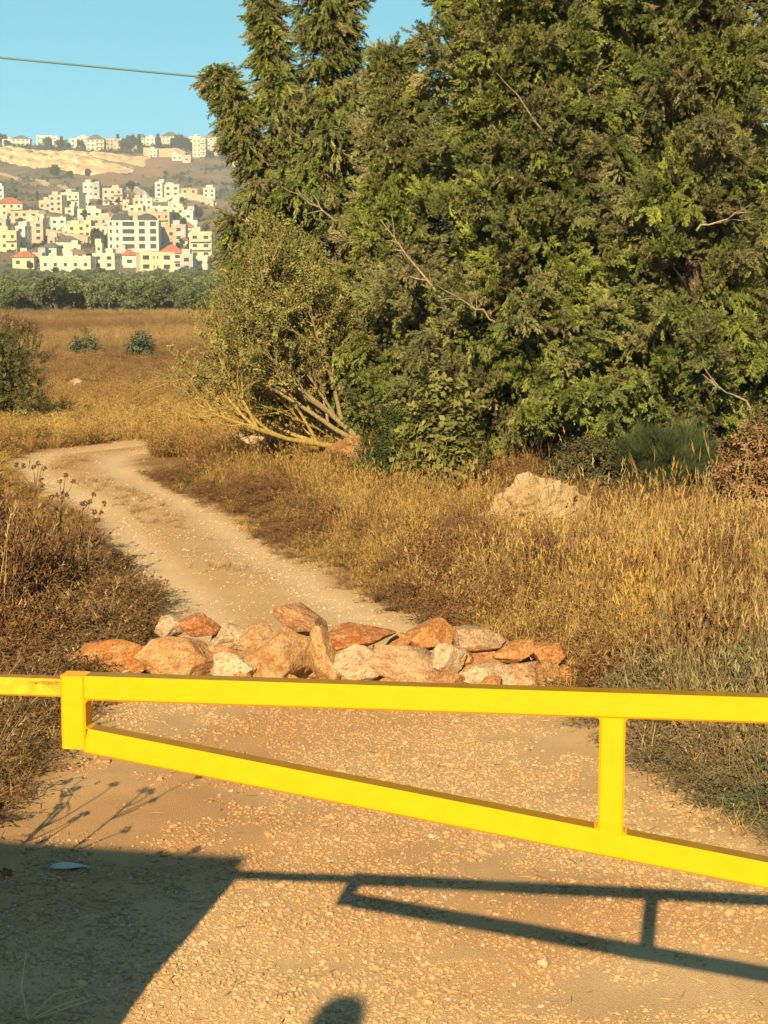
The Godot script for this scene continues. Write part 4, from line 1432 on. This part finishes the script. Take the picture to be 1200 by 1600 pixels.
	list.append([-186.2, 840, 3.9, 0, "dark tree left of the terrace house", "trees among the hillside houses"])
	list.append([-148.5, 870, 4.0, 0, "dark tree beside the white arched house", "trees among the hillside houses"])
	list.append([-136.0, 955, 3.7, 0, "dark tree before the white top house", "trees among the hillside houses"])
	list.append([-93.7, 852, 6.6, 0, "dark tree on the scrub slope by the cypress", "trees among the hillside houses"])
	list.append([-292.5, 1487, 7.6, 0, "small dark tree on the ridge strip", "small trees on the ridge"])
	list.append([-230.9, 1485, 4.6, 0, "small dark tree on the ridge strip", "small trees on the ridge"])
	list.append([-164.1, 1444, 5.1, 0, "small dark tree on the ridge strip", "small trees on the ridge"])
	list.append([-164.0, 1439, 5.4, 0, "small dark tree on the ridge strip", "small trees on the ridge"])
	list.append([-110.4, 645, 2.2, 0, "small dark tree between the houses of the town", "small trees between the houses"])
	list.append([-181.5, 1448, 6.2, 2, "small dark tree on the ridge strip", "small trees on the ridge"])
	list.append([-90.8, 651, 3.0, 0, "small dark tree between the houses of the town", "small trees between the houses"])
	list.append([-150.7, 957, 3.3, 0, "small dark tree between the houses of the town", "small trees between the houses"])
	list.append([-100.0, 861, 2.4, 0, "small dark tree between the houses of the town", "small trees between the houses"])
	list.append([-162.2, 931, 3.9, 2, "small dark tree between the houses of the town", "small trees between the houses"])
	list.append([-281.7, 1472, 7.8, 0, "small dark tree on the ridge strip", "small trees on the ridge"])
	list.append([-120.6, 617, 3.2, 0, "small dark tree between the houses of the town", "small trees between the houses"])
	list.append([-163.4, 972, 3.7, 0, "small dark tree between the houses of the town", "small trees between the houses"])
	list.append([-291.1, 1479, 7.9, 0, "small dark tree on the ridge strip", "small trees on the ridge"])
	list.append([-172.6, 963, 4.4, 0, "small dark tree between the houses of the town", "small trees between the houses"])
	list.append([-203.5, 1040, 4.9, 0, "small dark tree between the houses of the town", "small trees between the houses"])
	list.append([-166.5, 856, 3.0, 0, "small dark tree between the houses of the town", "small trees between the houses"])
	list.append([-179.6, 1471, 6.3, 2, "small dark tree on the ridge strip", "small trees on the ridge"])
	list.append([-93.2, 664, 3.4, 0, "small dark tree between the houses of the town", "small trees between the houses"])
	list.append([-148.1, 740, 3.7, 0, "small dark tree between the houses of the town", "small trees between the houses"])
	list.append([-116.2, 973, 3.8, 0, "small dark tree between the houses of the town", "small trees between the houses"])
	list.append([-279.6, 1472, 7.5, 2, "small dark tree on the ridge strip", "small trees on the ridge"])
	list.append([-182.4, 1064, 4.4, 2, "small dark tree between the houses of the town", "small trees between the houses"])
	list.append([-161.7, 1412, 7.2, 0, "small dark tree on the ridge strip", "small trees on the ridge"])
	list.append([-149.7, 1408, 4.4, 0, "small dark tree on the ridge strip", "small trees on the ridge"])
	list.append([-126.3, 893, 2.7, 2, "small dark tree between the houses of the town", "small trees between the houses"])
	list.append([-235.9, 1505, 7.3, 2, "small dark tree on the ridge strip", "small trees on the ridge"])
	list.append([-172.4, 1415, 6.7, 0, "small dark tree on the ridge strip", "small trees on the ridge"])
	list.append([-211.8, 1444, 6.9, 0, "small dark tree on the ridge strip", "small trees on the ridge"])
	list.append([-332.1, 1499, 5.3, 0, "small dark tree on the ridge strip", "small trees on the ridge"])
	list.append([-205.4, 1438, 4.4, 0, "small dark tree on the ridge strip", "small trees on the ridge"])
	list.append([-193.1, 1454, 6.4, 0, "small dark tree on the ridge strip", "small trees on the ridge"])
	list.append([-162.7, 1463, 5.8, 0, "small dark tree on the ridge strip", "small trees on the ridge"])
	list.append([-231.9, 1473, 5.4, 2, "small dark tree on the ridge strip", "small trees on the ridge"])
	list.append([-177.5, 1433, 6.4, 0, "small dark tree on the ridge strip", "small trees on the ridge"])
	list.append([-231.3, 1505, 4.4, 0, "small dark tree on the ridge strip", "small trees on the ridge"])
	list.append([-165.3, 1477, 6.7, 0, "small dark tree on the ridge strip", "small trees on the ridge"])
	list.append([-68.9, 667, 2.0, 0, "small dark tree between the houses of the town", "small trees between the houses"])
	list.append([-84.1, 796, 4.3, 0, "small dark tree between the houses of the town", "small trees between the houses"])
	list.append([-178.3, 1056, 4.4, 2, "small dark tree between the houses of the town", "small trees between the houses"])
	list.append([-264.9, 1483, 7.0, 0, "small dark tree on the ridge strip", "small trees on the ridge"])
	list.append([-238.4, 1491, 6.0, 0, "small dark tree on the ridge strip", "small trees on the ridge"])
	list.append([-67.4, 651, 2.8, 0, "small dark tree between the houses of the town", "small trees between the houses"])
	list.append([-293.7, 1487, 6.3, 2, "small dark tree on the ridge strip", "small trees on the ridge"])
	list.append([-102.5, 921, 3.1, 0, "small dark tree between the houses of the town", "small trees between the houses"])
	list.append([-166.0, 1454, 5.8, 0, "small dark tree on the ridge strip", "small trees on the ridge"])
	list.append([-79.5, 685, 3.5, 0, "small dark tree between the houses of the town", "small trees between the houses"])
	list.append([-133.1, 1056, 3.2, 0, "small dark tree between the houses of the town", "small trees between the houses"])
	list.append([-88.5, 630, 2.4, 0, "small dark tree between the houses of the town", "small trees between the houses"])
	list.append([-227.8, 1047, 2.8, 0, "small dark tree between the houses of the town", "small trees between the houses"])
	list.append([-256.7, 1505, 5.3, 2, "small dark tree on the ridge strip", "small trees on the ridge"])
	list.append([-216.6, 989, 4.5, 0, "small dark tree between the houses of the town", "small trees between the houses"])
	list.append([-249.8, 1480, 7.8, 0, "small dark tree on the ridge strip", "small trees on the ridge"])
	list.append([-119.0, 750, 3.3, 0, "small dark tree between the houses of the town", "small trees between the houses"])
	list.append([-133.4, 634, 3.3, 0, "small dark tree between the houses of the town", "small trees between the houses"])
	list.append([-115.1, 803, 3.7, 0, "small dark tree between the houses of the town", "small trees between the houses"])
	list.append([-209.6, 1022, 3.8, 2, "small dark tree between the houses of the town", "small trees between the houses"])
	list.append([-207.9, 929, 4.9, 0, "small dark tree between the houses of the town", "small trees between the houses"])
	list.append([-180.5, 1487, 6.7, 0, "small dark tree on the ridge strip", "small trees on the ridge"])
	list.append([-155.9, 1442, 7.0, 0, "small dark tree on the ridge strip", "small trees on the ridge"])
	list.append([-117.3, 776, 2.5, 0, "small dark tree between the houses of the town", "small trees between the houses"])
	list.append([-178.2, 1425, 5.0, 2, "small dark tree on the ridge strip", "small trees on the ridge"])
	list.append([-281.8, 1505, 4.8, 0, "small dark tree on the ridge strip", "small trees on the ridge"])
	list.append([-176.9, 821, 2.6, 0, "small dark tree between the houses of the town", "small trees between the houses"])
	list.append([-159.6, 709, 2.2, 0, "small dark tree between the houses of the town", "small trees between the houses"])
	list.append([-217.3, 1489, 7.7, 0, "small dark tree on the ridge strip", "small trees on the ridge"])
	list.append([-161.7, 1427, 6.6, 0, "small dark tree on the ridge strip", "small trees on the ridge"])
	list.append([-116.4, 631, 2.5, 0, "small dark tree between the houses of the town", "small trees between the houses"])
	list.append([-331.5, 1489, 5.7, 0, "small dark tree on the ridge strip", "small trees on the ridge"])
	for e in list:
		var k: int = mini(e[3], 1)
		var o: Node3D
		if fresh[k] == 0: o = protos[k]; fresh[k] = 1
		else:
			o = protos[k].duplicate(); o.name = numbered("slope_tree"); add_child(o, true)
		o.position = G(e[0], e[1])
		o.rotation.y = rf(0, TAU)
		var s: float = e[2] / 4.4
		o.scale = Vector3(s * rf(.9, 1.3), s, s * rf(.9, 1.3))
		metas(o, e[4], "tree", e[5])
	# scrub on the slopes, beyond counting
	var where := []
	var cols := PackedColorArray()
	for i in 9000:
		var d := rf(640, 1500)
		var x := rf(-.26, -.08) * d
		var n := fn.get_noise_2d(x * .35, d * .35 + 300)
		var ridge := smoothstep(1385, 1420, d)
		if rng.randf() > clampf(.22 + n * 1.8, .03, .8) + ridge * .6: continue
		var bx := (x + 192.0) / 42.0
		var bd := (d - 1270.0) / 115.0
		if bx * bx + bd * bd < 1 and rng.randf() < .96: continue
		if x < -150 and d > 1230 and d < 1395 and x < -215 + 0 and rng.randf() < .9: continue
		var s := rf(.7, 1.9) * (1.0 + ridge * .8)
		where.append(Transform3D(Basis.from_euler(Vector3(0, rf(0, TAU), 0)) * Basis.from_scale(Vector3(s * 1.3, s, s * 1.3)), G(x, d) + Vector3(0, s * .3, 0)))
		cols.append(mixc(Color(.05, .06, .036), Color(.10, .095, .06), rng.randf()))
	metas(many("hillside_scrub", clump, leafmat(), where, cols), "grey-green scrub covering the far slope and ridge", "scrub", "", "stuff")

func make_quarry() -> void:
	# a stepped cut of tan rock high on the slope; x along the face, four benches
	var b := B.new()
	var n := 90
	var rows := 22
	var pts := []
	for j in rows + 1:
		var line_ := PackedVector3Array()
		for i in n + 1:
			var s := float(i) / n
			var x := lerpf(-345, -186, s)
			var dtop := lerpf(1455, 1395, s)
			var dbot := lerpf(1400, 1215, pow(s, .8))
			var v := float(j) / rows
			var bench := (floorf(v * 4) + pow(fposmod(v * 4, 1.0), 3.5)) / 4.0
			var dd := lerpf(dbot, dtop, v * .15 + bench * .85)
			var yb := ground_y(x, dbot) - 1.0
			var yt := ground_y(x, dtop) + 1.0
			var y := lerpf(yb, yt, v) + 1.4 * fine.get_noise_2d(x * 1.1, v * 30)
			line_.append(Vector3(x + 3 * fine.get_noise_2d(v * 40, x), lerpf(y + 5.0 * sin(v * PI), ground_y(x, dd) + .2, smoothstep(.72, 1.0, s)), -dd + 5 * fine.get_noise_2d(x * 1.2, v * 60 + 9)))
		pts.append(line_)
	for j in rows:
		for i in n:
			var v := (j + .5) / rows
			var m := fine.get_noise_2d(i * 2.5, j * 9.0)
			var c := mixc(Color(.60, .40, .20), Color(.70, .53, .31), .5 + m * 1.3)
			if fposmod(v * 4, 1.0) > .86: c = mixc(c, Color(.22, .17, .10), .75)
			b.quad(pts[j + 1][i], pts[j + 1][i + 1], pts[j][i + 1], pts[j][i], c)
	metas(obj("quarry_cliff", b.mesh(), wallmat()), "stepped tan quarry face cut into the slope under the ridge", "cliff", "", "structure")

func strip(called: String, label: String, category: String, p: Array, w: float, h: float, col: Color, kind := "") -> void:
	var b := B.new()
	for i in p.size() - 1:
		var a := G(p[i][0], p[i][1])
		var c := G(p[i + 1][0], p[i + 1][1])
		for s in 6:
			var q0 := a.lerp(c, s / 6.0)
			var q1 := a.lerp(c, (s + 1) / 6.0)
			q0.y = ground_y(q0.x, -q0.z); q1.y = ground_y(q1.x, -q1.z)
			var along_ := (q1 - q0).normalized()
			var side := along_.cross(Vector3.UP).normalized() * w * .5
			var up := Vector3(0, h, 0)
			var dn := Vector3(0, -1.5, 0)
			b.quad(q0 - side + up, q1 - side + up, q1 + side + up, q0 + side + up, col)
			b.quad(q0 + side + up, q1 + side + up, q1 + side + dn, q0 + side + dn, col)
			b.quad(q1 - side + up, q0 - side + up, q0 - side + dn, q1 - side + dn, col)
	var o := obj(called, b.mesh(), wallmat())
	metas(o, label, category, "", kind)

# ---------------------------------------------------------------- everything, in order
func _ready() -> void:
	var cam := Camera3D.new()
	cam.name = "camera"
	add_child(cam)
	cam.position = Vector3(0, 2.4, 0)
	cam.rotation_degrees.x = -7.5586
	cam.fov = 34.2055
	cam.near = .1
	cam.far = 8000
	cam.current = true
	var sky := ProceduralSkyMaterial.new()
	sky.sky_top_color = lin(.045, .115, .185)
	sky.sky_horizon_color = lin(.15, .51, .63)
	sky.sky_curve = .16
	sky.ground_horizon_color = lin(.36, .45, .40)
	sky.ground_bottom_color = lin(.2, .15, .1)
	sky.sun_angle_max = 1.0
	var env := Environment.new()
	env.background_mode = Environment.BG_SKY
	env.sky = Sky.new()
	env.sky.sky_material = sky
	env.tonemap_mode = Environment.TONE_MAPPER_LINEAR
	env.tonemap_exposure = 2.1
	env.sdfgi_enabled = true
	env.ssao_enabled = true
	env.ssil_enabled = true
	env.fog_enabled = true
	env.fog_density = .00026
	env.fog_light_color = lin(.82, .92, .95)
	var we := WorldEnvironment.new()
	we.name = "world_environment"
	we.environment = env
	add_child(we)
	var sun := DirectionalLight3D.new()
	sun.name = "sun"
	sun.light_energy = 1.6
	sun.light_color = Color(1.0, .895, .70)
	sun.light_angular_distance = .5
	sun.shadow_enabled = true
	add_child(sun)
	sun.look_at_from_position(Vector3.ZERO, Vector3(.17453, -.45338, -.87406), Vector3.UP)

	fn.seed = 3
	fn.frequency = .05
	fn.fractal_octaves = 3
	fine.seed = 8
	fine.frequency = .08
	fine.fractal_octaves = 2
	rng.seed = 12
	make_ground()
	make_quarry()
	rng.seed = 77
	big_buildings()
	house(-332.5, 1505, 9.3, 6.3, "flat", "white", "small white house at the far left end of the ridge top")
	house(-321.2, 1505, 16.2, 9.2, "hipg", "white", "white ridge-top house with a pointed grey hip roof, second from the left end")
	house(-299.1, 1505, 17.4, 8.0, "flat", "white", "long white flat-roofed block on the ridge above the quarry face")
	house(-282.8, 1482, 11.4, 6.3, "flat", "white", "low white house on the ridge just right of the long white block")
	house(-271.9, 1488, 6.3, 6.9, "flat", "white", "narrow white house on the ridge left of the house with a dotted row of windows")
	house(-264.8, 1494, 10.3, 8.0, "flat", "white", "white two-storey ridge house left of the tall cream one above the quarry")
	house(-248.2, 1464, 15.2, 14.1, "hipg", "cream", "tall cream house with a grey roof on the ridge above the quarry edge")
	house(-234.0, 1470, 13.6, 9.0, "flat", "tan", "low tan house on the ridge right of the tall cream one")
	house(-226.1, 1505, 8.7, 6.9, "hipg", "white", "small white ridge house with a flat grey hip roof between dark trees")
	house(-214.4, 1505, 6.9, 9.8, "hipg", "cream", "cream ridge house under a small pyramid roof, left half of a pair")
	house(-206.8, 1505, 8.7, 6.9, "flat", "white", "white flat house adjoining the pyramid-roofed ridge house")
	house(-189.2, 1505, 14.5, 13.2, "hipg", "cream", "large cream villa with a broad grey hip roof on the ridge skyline")
	house(-177.0, 1505, 10.4, 9.2, "hipb", "cream", "cream house right of the large hip-roofed ridge villa")
	house(-167.7, 1505, 8.7, 7.4, "flat", "white", "low white house on the ridge between villa and stepped house")
	house(-154.3, 1505, 9.3, 9.8, "hipb", "cream", "upper wing of the stepped cream house on the right of the ridge")
	house(-145.3, 1505, 9.3, 8.6, "flat", "cream", "lower wing of the stepped cream house on the right of the ridge")
	house(-148.9, 1374, 10.6, 14.3, "flat", "cream", "four-storey cream tower house standing below the ridge skyline")
	house(-140.6, 1398, 10.2, 6.5, "flat", "tan", "low tan house right of the four-storey cream tower house")
	house(-127.7, 1410, 13.0, 13.0, "flat", "cream", "cream house on the ridge slope beside the cypress edge")
	house(-128.2, 1505, 13.9, 10.9, "flat", "cream", "tall pale block at the right end of the ridge against the cypress")
	house(-110.4, 1314, 13.6, 9.6, "flat", "yellow", "yellowish banded block low on the ridge slope beside the cypress")
	house(-227.3, 1452, 7.8, 6.1, "flat", "tan", "small tan house under the ridge, left of the dark tree clump")
	house(-182.0, 1042, 6.8, 8.0, "flat", "white", "white three-storey house with dark window rows, highest above the town on the left")
	house(-176.7, 1042, 4.8, 7.2, "flat", "grey", "grey-green annex joined to the right of the white three-storey house")
	house(-156.1, 976, 11.3, 10.1, "flat", "pink", "pinkish cream house with stepped front below the quarry")
	house(-136.2, 1031, 4.8, 8.3, "flat", "white", "narrow white house left of the one with a round roof tank")
	house(-128.0, 1020, 9.0, 8.2, "tank", "white", "white three-storey house with a round roof tank below the bare brown slope")
	house(-117.0, 1015, 9.8, 5.1, "flat", "tan", "low tan house right of the house with the round roof tank")
	house(-103.2, 998, 6.9, 5.0, "flat", "white", "small white house beside the drooping cypress branches")
	house(-169.4, 922, 10.6, 10.6, "flat", "cream", "tall cream stepped house below the hillside track")
	house(-175.7, 911, 7.7, 8.4, "flat", "pink", "pinkish house stepping down left of the tall cream stepped house")
	house(-192.7, 870, 14.7, 9.4, "hipr", "cream", "cream apartment house with a red roof at the left photo edge")
	house(-232.8, 1025, 6.7, 7.1, "flat", "white", "small white house high on the slope at the left photo edge")
	house(-190.2, 955, 7.3, 4.4, "flat", "tan", "low tan house on the slope left of the pinkish stepped house")
	house(-151.8, 870, 12.0, 7.4, "flat", "white", "white house with arched upper windows in the middle of the town")
	house(-140.8, 864, 7.6, 7.0, "hipb", "tan", "tan house under a brown hip roof beside the white arched house")
	house(-134.2, 864, 6.3, 7.0, "hipg", "white", "small white house with three windows and a grey-green roof")
	house(-126.3, 864, 7.6, 8.6, "flat", "cream", "cream house with rooftop room left of the white overhanging house")
	house(-130.0, 922, 7.8, 6.0, "flat", "white", "white top house above the dark-roofed block")
	house(-115.9, 876, 9.4, 7.1, "flat", "white", "white house with a wide flat overhang right of town centre")
	house(-104.5, 858, 7.3, 5.6, "flat", "cream", "cream house right of the white overhanging house")
	house(-97.7, 846, 4.9, 4.6, "flat", "white", "small white house below the scrub slope near the cypress")
	house(-136.6, 816, 13.2, 6.6, "flat", "pink", "long pinkish facade above the yellow row house")
	house(-114.2, 828, 20.1, 7.3, "flat", "tan", "broad tan block directly behind the dark-roofed white block")
	house(-154.0, 804, 7.7, 6.5, "flat", "white", "white house beside the curved road on the slope")
	house(-145.1, 798, 8.0, 5.5, "flat", "grey", "grey shaded house right of the white one by the curved road")
	house(-170.2, 819, 5.4, 6.9, "flat", "pink", "peach two-storey house left of the curved road")
	house(-182.0, 840, 11.0, 5.5, "flat", "tan", "low tan terrace house under the red-roofed apartment house")
	house(-177.9, 786, 6.0, 6.3, "flat", "grey", "grey house at the left photo edge above the yellow window house")
	house(-153.9, 720, 4.4, 8.3, "flat", "white", "tall narrow white house left of the red pyramid roof")
	house(-154.1, 744, 8.6, 8.3, "flat", "pink", "peach house with a balcony above the red pyramid roof")
	house(-158.6, 708, 10.3, 7.4, "flat", "yellow", "yellowish house with paired dark windows at the left photo edge")
	house(-140.2, 771, 8.6, 5.3, "flat", "yellow", "long yellow row house left of the dark tree in the town")
	house(-134.7, 771, 3.6, 7.4, "flat", "yellow", "narrow yellow house adjoining the long yellow row house")
	house(-127.0, 756, 7.0, 6.4, "flat", "cream", "cream house behind the dark tree left of the white block")
	house(-132.7, 708, 9.3, 6.3, "hipg", "cream", "cream house with a wide dark grey hip roof")
	house(-136.0, 690, 6.4, 5.0, "hipg", "white", "white house with a dark green-grey hip roof and one small window")
	house(-137.3, 645, 8.4, 5.7, "hipr", "yellow", "yellow house with a bright orange-red pyramid roof beside the olive grove")
	house(-132.2, 648, 4.0, 4.7, "flat", "grey", "grey wing of the house with the orange-red pyramid roof")
	house(-122.0, 672, 9.8, 3.9, "hipb", "pink", "low house under a broad brown tiled roof")
	house(-118.9, 636, 19.1, 4.6, "flat", "cream", "long low cream house with arched openings beside the grove")
	house(-105.6, 642, 8.9, 5.2, "flat", "cream", "low cream house left of the tree beside the four-window block")
	house(-102.2, 660, 4.6, 4.6, "flat", "grey", "small grey house between the low cream house and red hip roof")
	house(-97.9, 648, 5.5, 6.5, "hipr", "white", "white house with a small crimson hip roof under the white block")
	house(-94.0, 726, 8.1, 8.1, "flat", "tan", "tan block right of the dark-roofed white block")
	house(-91.6, 756, 6.4, 7.0, "flat", "grey", "grey-green house with balconies behind the tan block")
	house(-90.2, 780, 4.5, 6.0, "hipr", "yellow", "yellow house with orange roof beside the cypress skirt")
	house(-73.5, 678, 8.9, 9.9, "balc", "cream", "cream apartment house with long balconies right of the four-window block")
	house(-80.2, 636, 9.3, 8.8, "hipr", "white", "white house with red tiled roof directly behind the four-window block")
	house(-70.6, 606, 4.7, 8.4, "flat", "grey", "grey shaded block right of the four-window block")
	house(-67.2, 618, 5.5, 6.2, "flat", "cream", "low cream house half hidden by the leaning bush")
	house(-168.2, 1434, 9.0, 5.9, "hipb", "tan", "small pale house crowded between others on the right half of the ridge", "small houses on the ridge")
	house(-187.4, 1384, 6.8, 6.2, "flat", "white", "small pale house crowded between others on the right half of the ridge", "small houses on the ridge")
	house(-177.8, 1511, 7.7, 7.7, "flat", "tan", "small pale house crowded between others on the right half of the ridge", "small houses on the ridge")
	house(-109.3, 1351, 7.4, 6.0, "flat", "tan", "small pale house crowded between others on the right half of the ridge", "small houses on the ridge")
	house(-212.3, 1440, 5.2, 5.0, "flat", "tan", "small pale house crowded between others on the right half of the ridge", "small houses on the ridge")
	house(-212.7, 1453, 7.0, 7.3, "hipb", "white", "small pale house crowded between others on the right half of the ridge", "small houses on the ridge")
	house(-151.0, 1446, 7.9, 6.0, "flat", "cream", "small pale house crowded between others on the right half of the ridge", "small houses on the ridge")
	house(-107.4, 1345, 8.1, 6.3, "flat", "white", "small pale house crowded between others on the right half of the ridge", "small houses on the ridge")
	house(-170.9, 1511, 7.8, 5.0, "flat", "cream", "small pale house crowded between others on the right half of the ridge", "small houses on the ridge")
	house(-164.9, 1353, 8.2, 4.1, "flat", "white", "small pale house crowded between others on the right half of the ridge", "small houses on the ridge")
	house(-156.6, 1348, 6.3, 4.4, "flat", "pink", "small pale house crowded between others on the right half of the ridge", "small houses on the ridge")
	house(-196.1, 1511, 6.7, 8.0, "flat", "white", "small pale house crowded between others on the right half of the ridge", "small houses on the ridge")
	house(-198.6, 1511, 5.5, 7.4, "flat", "pink", "small pale house crowded between others on the right half of the ridge", "small houses on the ridge")
	house(-160.2, 1457, 5.9, 6.9, "flat", "cream", "small pale house crowded between others on the right half of the ridge", "small houses on the ridge")
	house(-136.4, 939, 4.4, 3.3, "flat", "tan", "small pale house crowded between larger ones in the town", "small houses crowded in the town")
	house(-126.9, 689, 2.8, 2.7, "hipb", "pink", "small pale house crowded between larger ones in the town", "small houses crowded in the town")
	house(-149.8, 981, 3.8, 4.0, "flat", "tan", "small pale house crowded between larger ones in the town", "small houses crowded in the town")
	house(-157.4, 869, 3.2, 2.8, "hipb", "pink", "small pale house crowded between larger ones in the town", "small houses crowded in the town")
	house(-148.2, 776, 3.5, 3.2, "hipb", "cream", "small pale house crowded between larger ones in the town", "small houses crowded in the town")
	house(-114.9, 929, 4.3, 4.2, "flat", "white", "small pale house crowded between larger ones in the town", "small houses crowded in the town")
	house(-110.8, 884, 3.6, 4.2, "hipb", "white", "small pale house crowded between larger ones in the town", "small houses crowded in the town")
	house(-157.1, 961, 3.4, 3.2, "hipb", "cream", "small pale house crowded between larger ones in the town", "small houses crowded in the town")
	house(-142.6, 744, 3.1, 3.7, "hipb", "cream", "small pale house crowded between larger ones in the town", "small houses crowded in the town")
	house(-167.8, 907, 5.1, 2.9, "flat", "cream", "small pale house crowded between larger ones in the town", "small houses crowded in the town")
	house(-102.4, 898, 3.1, 3.3, "hipg", "white", "small pale house crowded between larger ones in the town", "small houses crowded in the town")
	house(-138.7, 785, 3.0, 3.0, "hipg", "cream", "small pale house crowded between larger ones in the town", "small houses crowded in the town")
	house(-140.7, 926, 3.3, 2.9, "flat", "pink", "small pale house crowded between larger ones in the town", "small houses crowded in the town")
	house(-180.3, 986, 5.2, 3.2, "flat", "pink", "small pale house crowded between larger ones in the town", "small houses crowded in the town")
	house(-169.9, 928, 3.4, 3.8, "flat", "pink", "small pale house crowded between larger ones in the town", "small houses crowded in the town")
	house(-143.9, 674, 3.8, 2.3, "flat", "cream", "small pale house crowded between larger ones in the town", "small houses crowded in the town")
	house(-170.3, 815, 3.0, 4.1, "flat", "cream", "small pale house crowded between larger ones in the town", "small houses crowded in the town")
	house(-136.9, 782, 4.1, 2.5, "flat", "cream", "small pale house crowded between larger ones in the town", "small houses crowded in the town")
	house(-87.4, 737, 3.4, 3.5, "hipb", "cream", "small pale house crowded between larger ones in the town", "small houses crowded in the town")
	house(-118.6, 703, 2.6, 3.4, "flat", "cream", "small pale house crowded between larger ones in the town", "small houses crowded in the town")
	house(-143.6, 746, 3.7, 3.3, "hipg", "cream", "small pale house crowded between larger ones in the town", "small houses crowded in the town")
	house(-98.7, 847, 3.3, 3.8, "hipb", "white", "small pale house crowded between larger ones in the town", "small houses crowded in the town")
	house(-91.0, 808, 3.4, 3.2, "flat", "white", "small pale house crowded between larger ones in the town", "small houses crowded in the town")
	house(-119.2, 899, 3.7, 3.2, "flat", "white", "small pale house crowded between larger ones in the town", "small houses crowded in the town")
	house(-164.1, 808, 4.8, 4.0, "flat", "cream", "small pale house crowded between larger ones in the town", "small houses crowded in the town")
	house(-117.6, 941, 4.6, 4.9, "hipg", "cream", "small pale house crowded between larger ones in the town", "small houses crowded in the town")
	house(-128.6, 703, 4.5, 2.9, "flat", "white", "small pale house crowded between larger ones in the town", "small houses crowded in the town")
	house(-144.7, 774, 4.3, 2.9, "flat", "cream", "small pale house crowded between larger ones in the town", "small houses crowded in the town")
	house(-142.8, 725, 3.1, 3.5, "flat", "pink", "small pale house crowded between larger ones in the town", "small houses crowded in the town")
	house(-169.5, 961, 3.9, 4.8, "flat", "white", "small pale house crowded between larger ones in the town", "small houses crowded in the town")
	house(-155.0, 984, 4.1, 4.8, "hipb", "pink", "small pale house crowded between larger ones in the town", "small houses crowded in the town")

	strip("hillside_track", "pale dirt track slanting down the scrub slope left of the quarry", "track", [[-289.1, 1254], [-262.4, 1218], [-239.5, 1173], [-213.6, 1118], [-194.1, 1064]], 5.0, .5, Color(.50, .38, .24), "structure")
	strip("hillside_road", "short curved grey road on the slope left of the town centre", "road", [[-187.1, 911], [-177.9, 885], [-169.4, 852], [-162.9, 816]], 6.0, .4, Color(.36, .32, .27), "structure")
	strip("retaining_wall", "long pale retaining wall below the ridge villas", "wall", [[-197.3, 1398], [-183.1, 1386], [-167.8, 1368], [-157.0, 1350]], 2.5, 7.0, Color(.50, .42, .30))
	strip("retaining_wall", "pale retaining wall stepping down below the house with the roof tank", "wall", [[-162.7, 1075], [-146.4, 1031], [-136.1, 998], [-116.6, 993], [-97.1, 971]], 2.0, 3.5, Color(.56, .48, .36))
	strip("retaining_wall", "low pale wall at the grove edge before the four-window block", "wall", [[-101.4, 612], [-92.3, 606]], 1.0, 2.0, Color(.55, .50, .42))
	strip("retaining_wall", "tan terrace wall under the pinkish facade", "wall", [[-157.6, 768], [-143.6, 756], [-130.1, 744]], 1.5, 3.5, Color(.52, .42, .30))

	make_slope_trees()
	make_olives()
	make_cypresses()
	make_bush()
	make_shrubs()
	make_wire()
	make_truck()
	make_gate()
	rng.seed = 400
	make_stones()
	make_grass()
	rng.seed = 600
	make_gravel()
	make_litter()
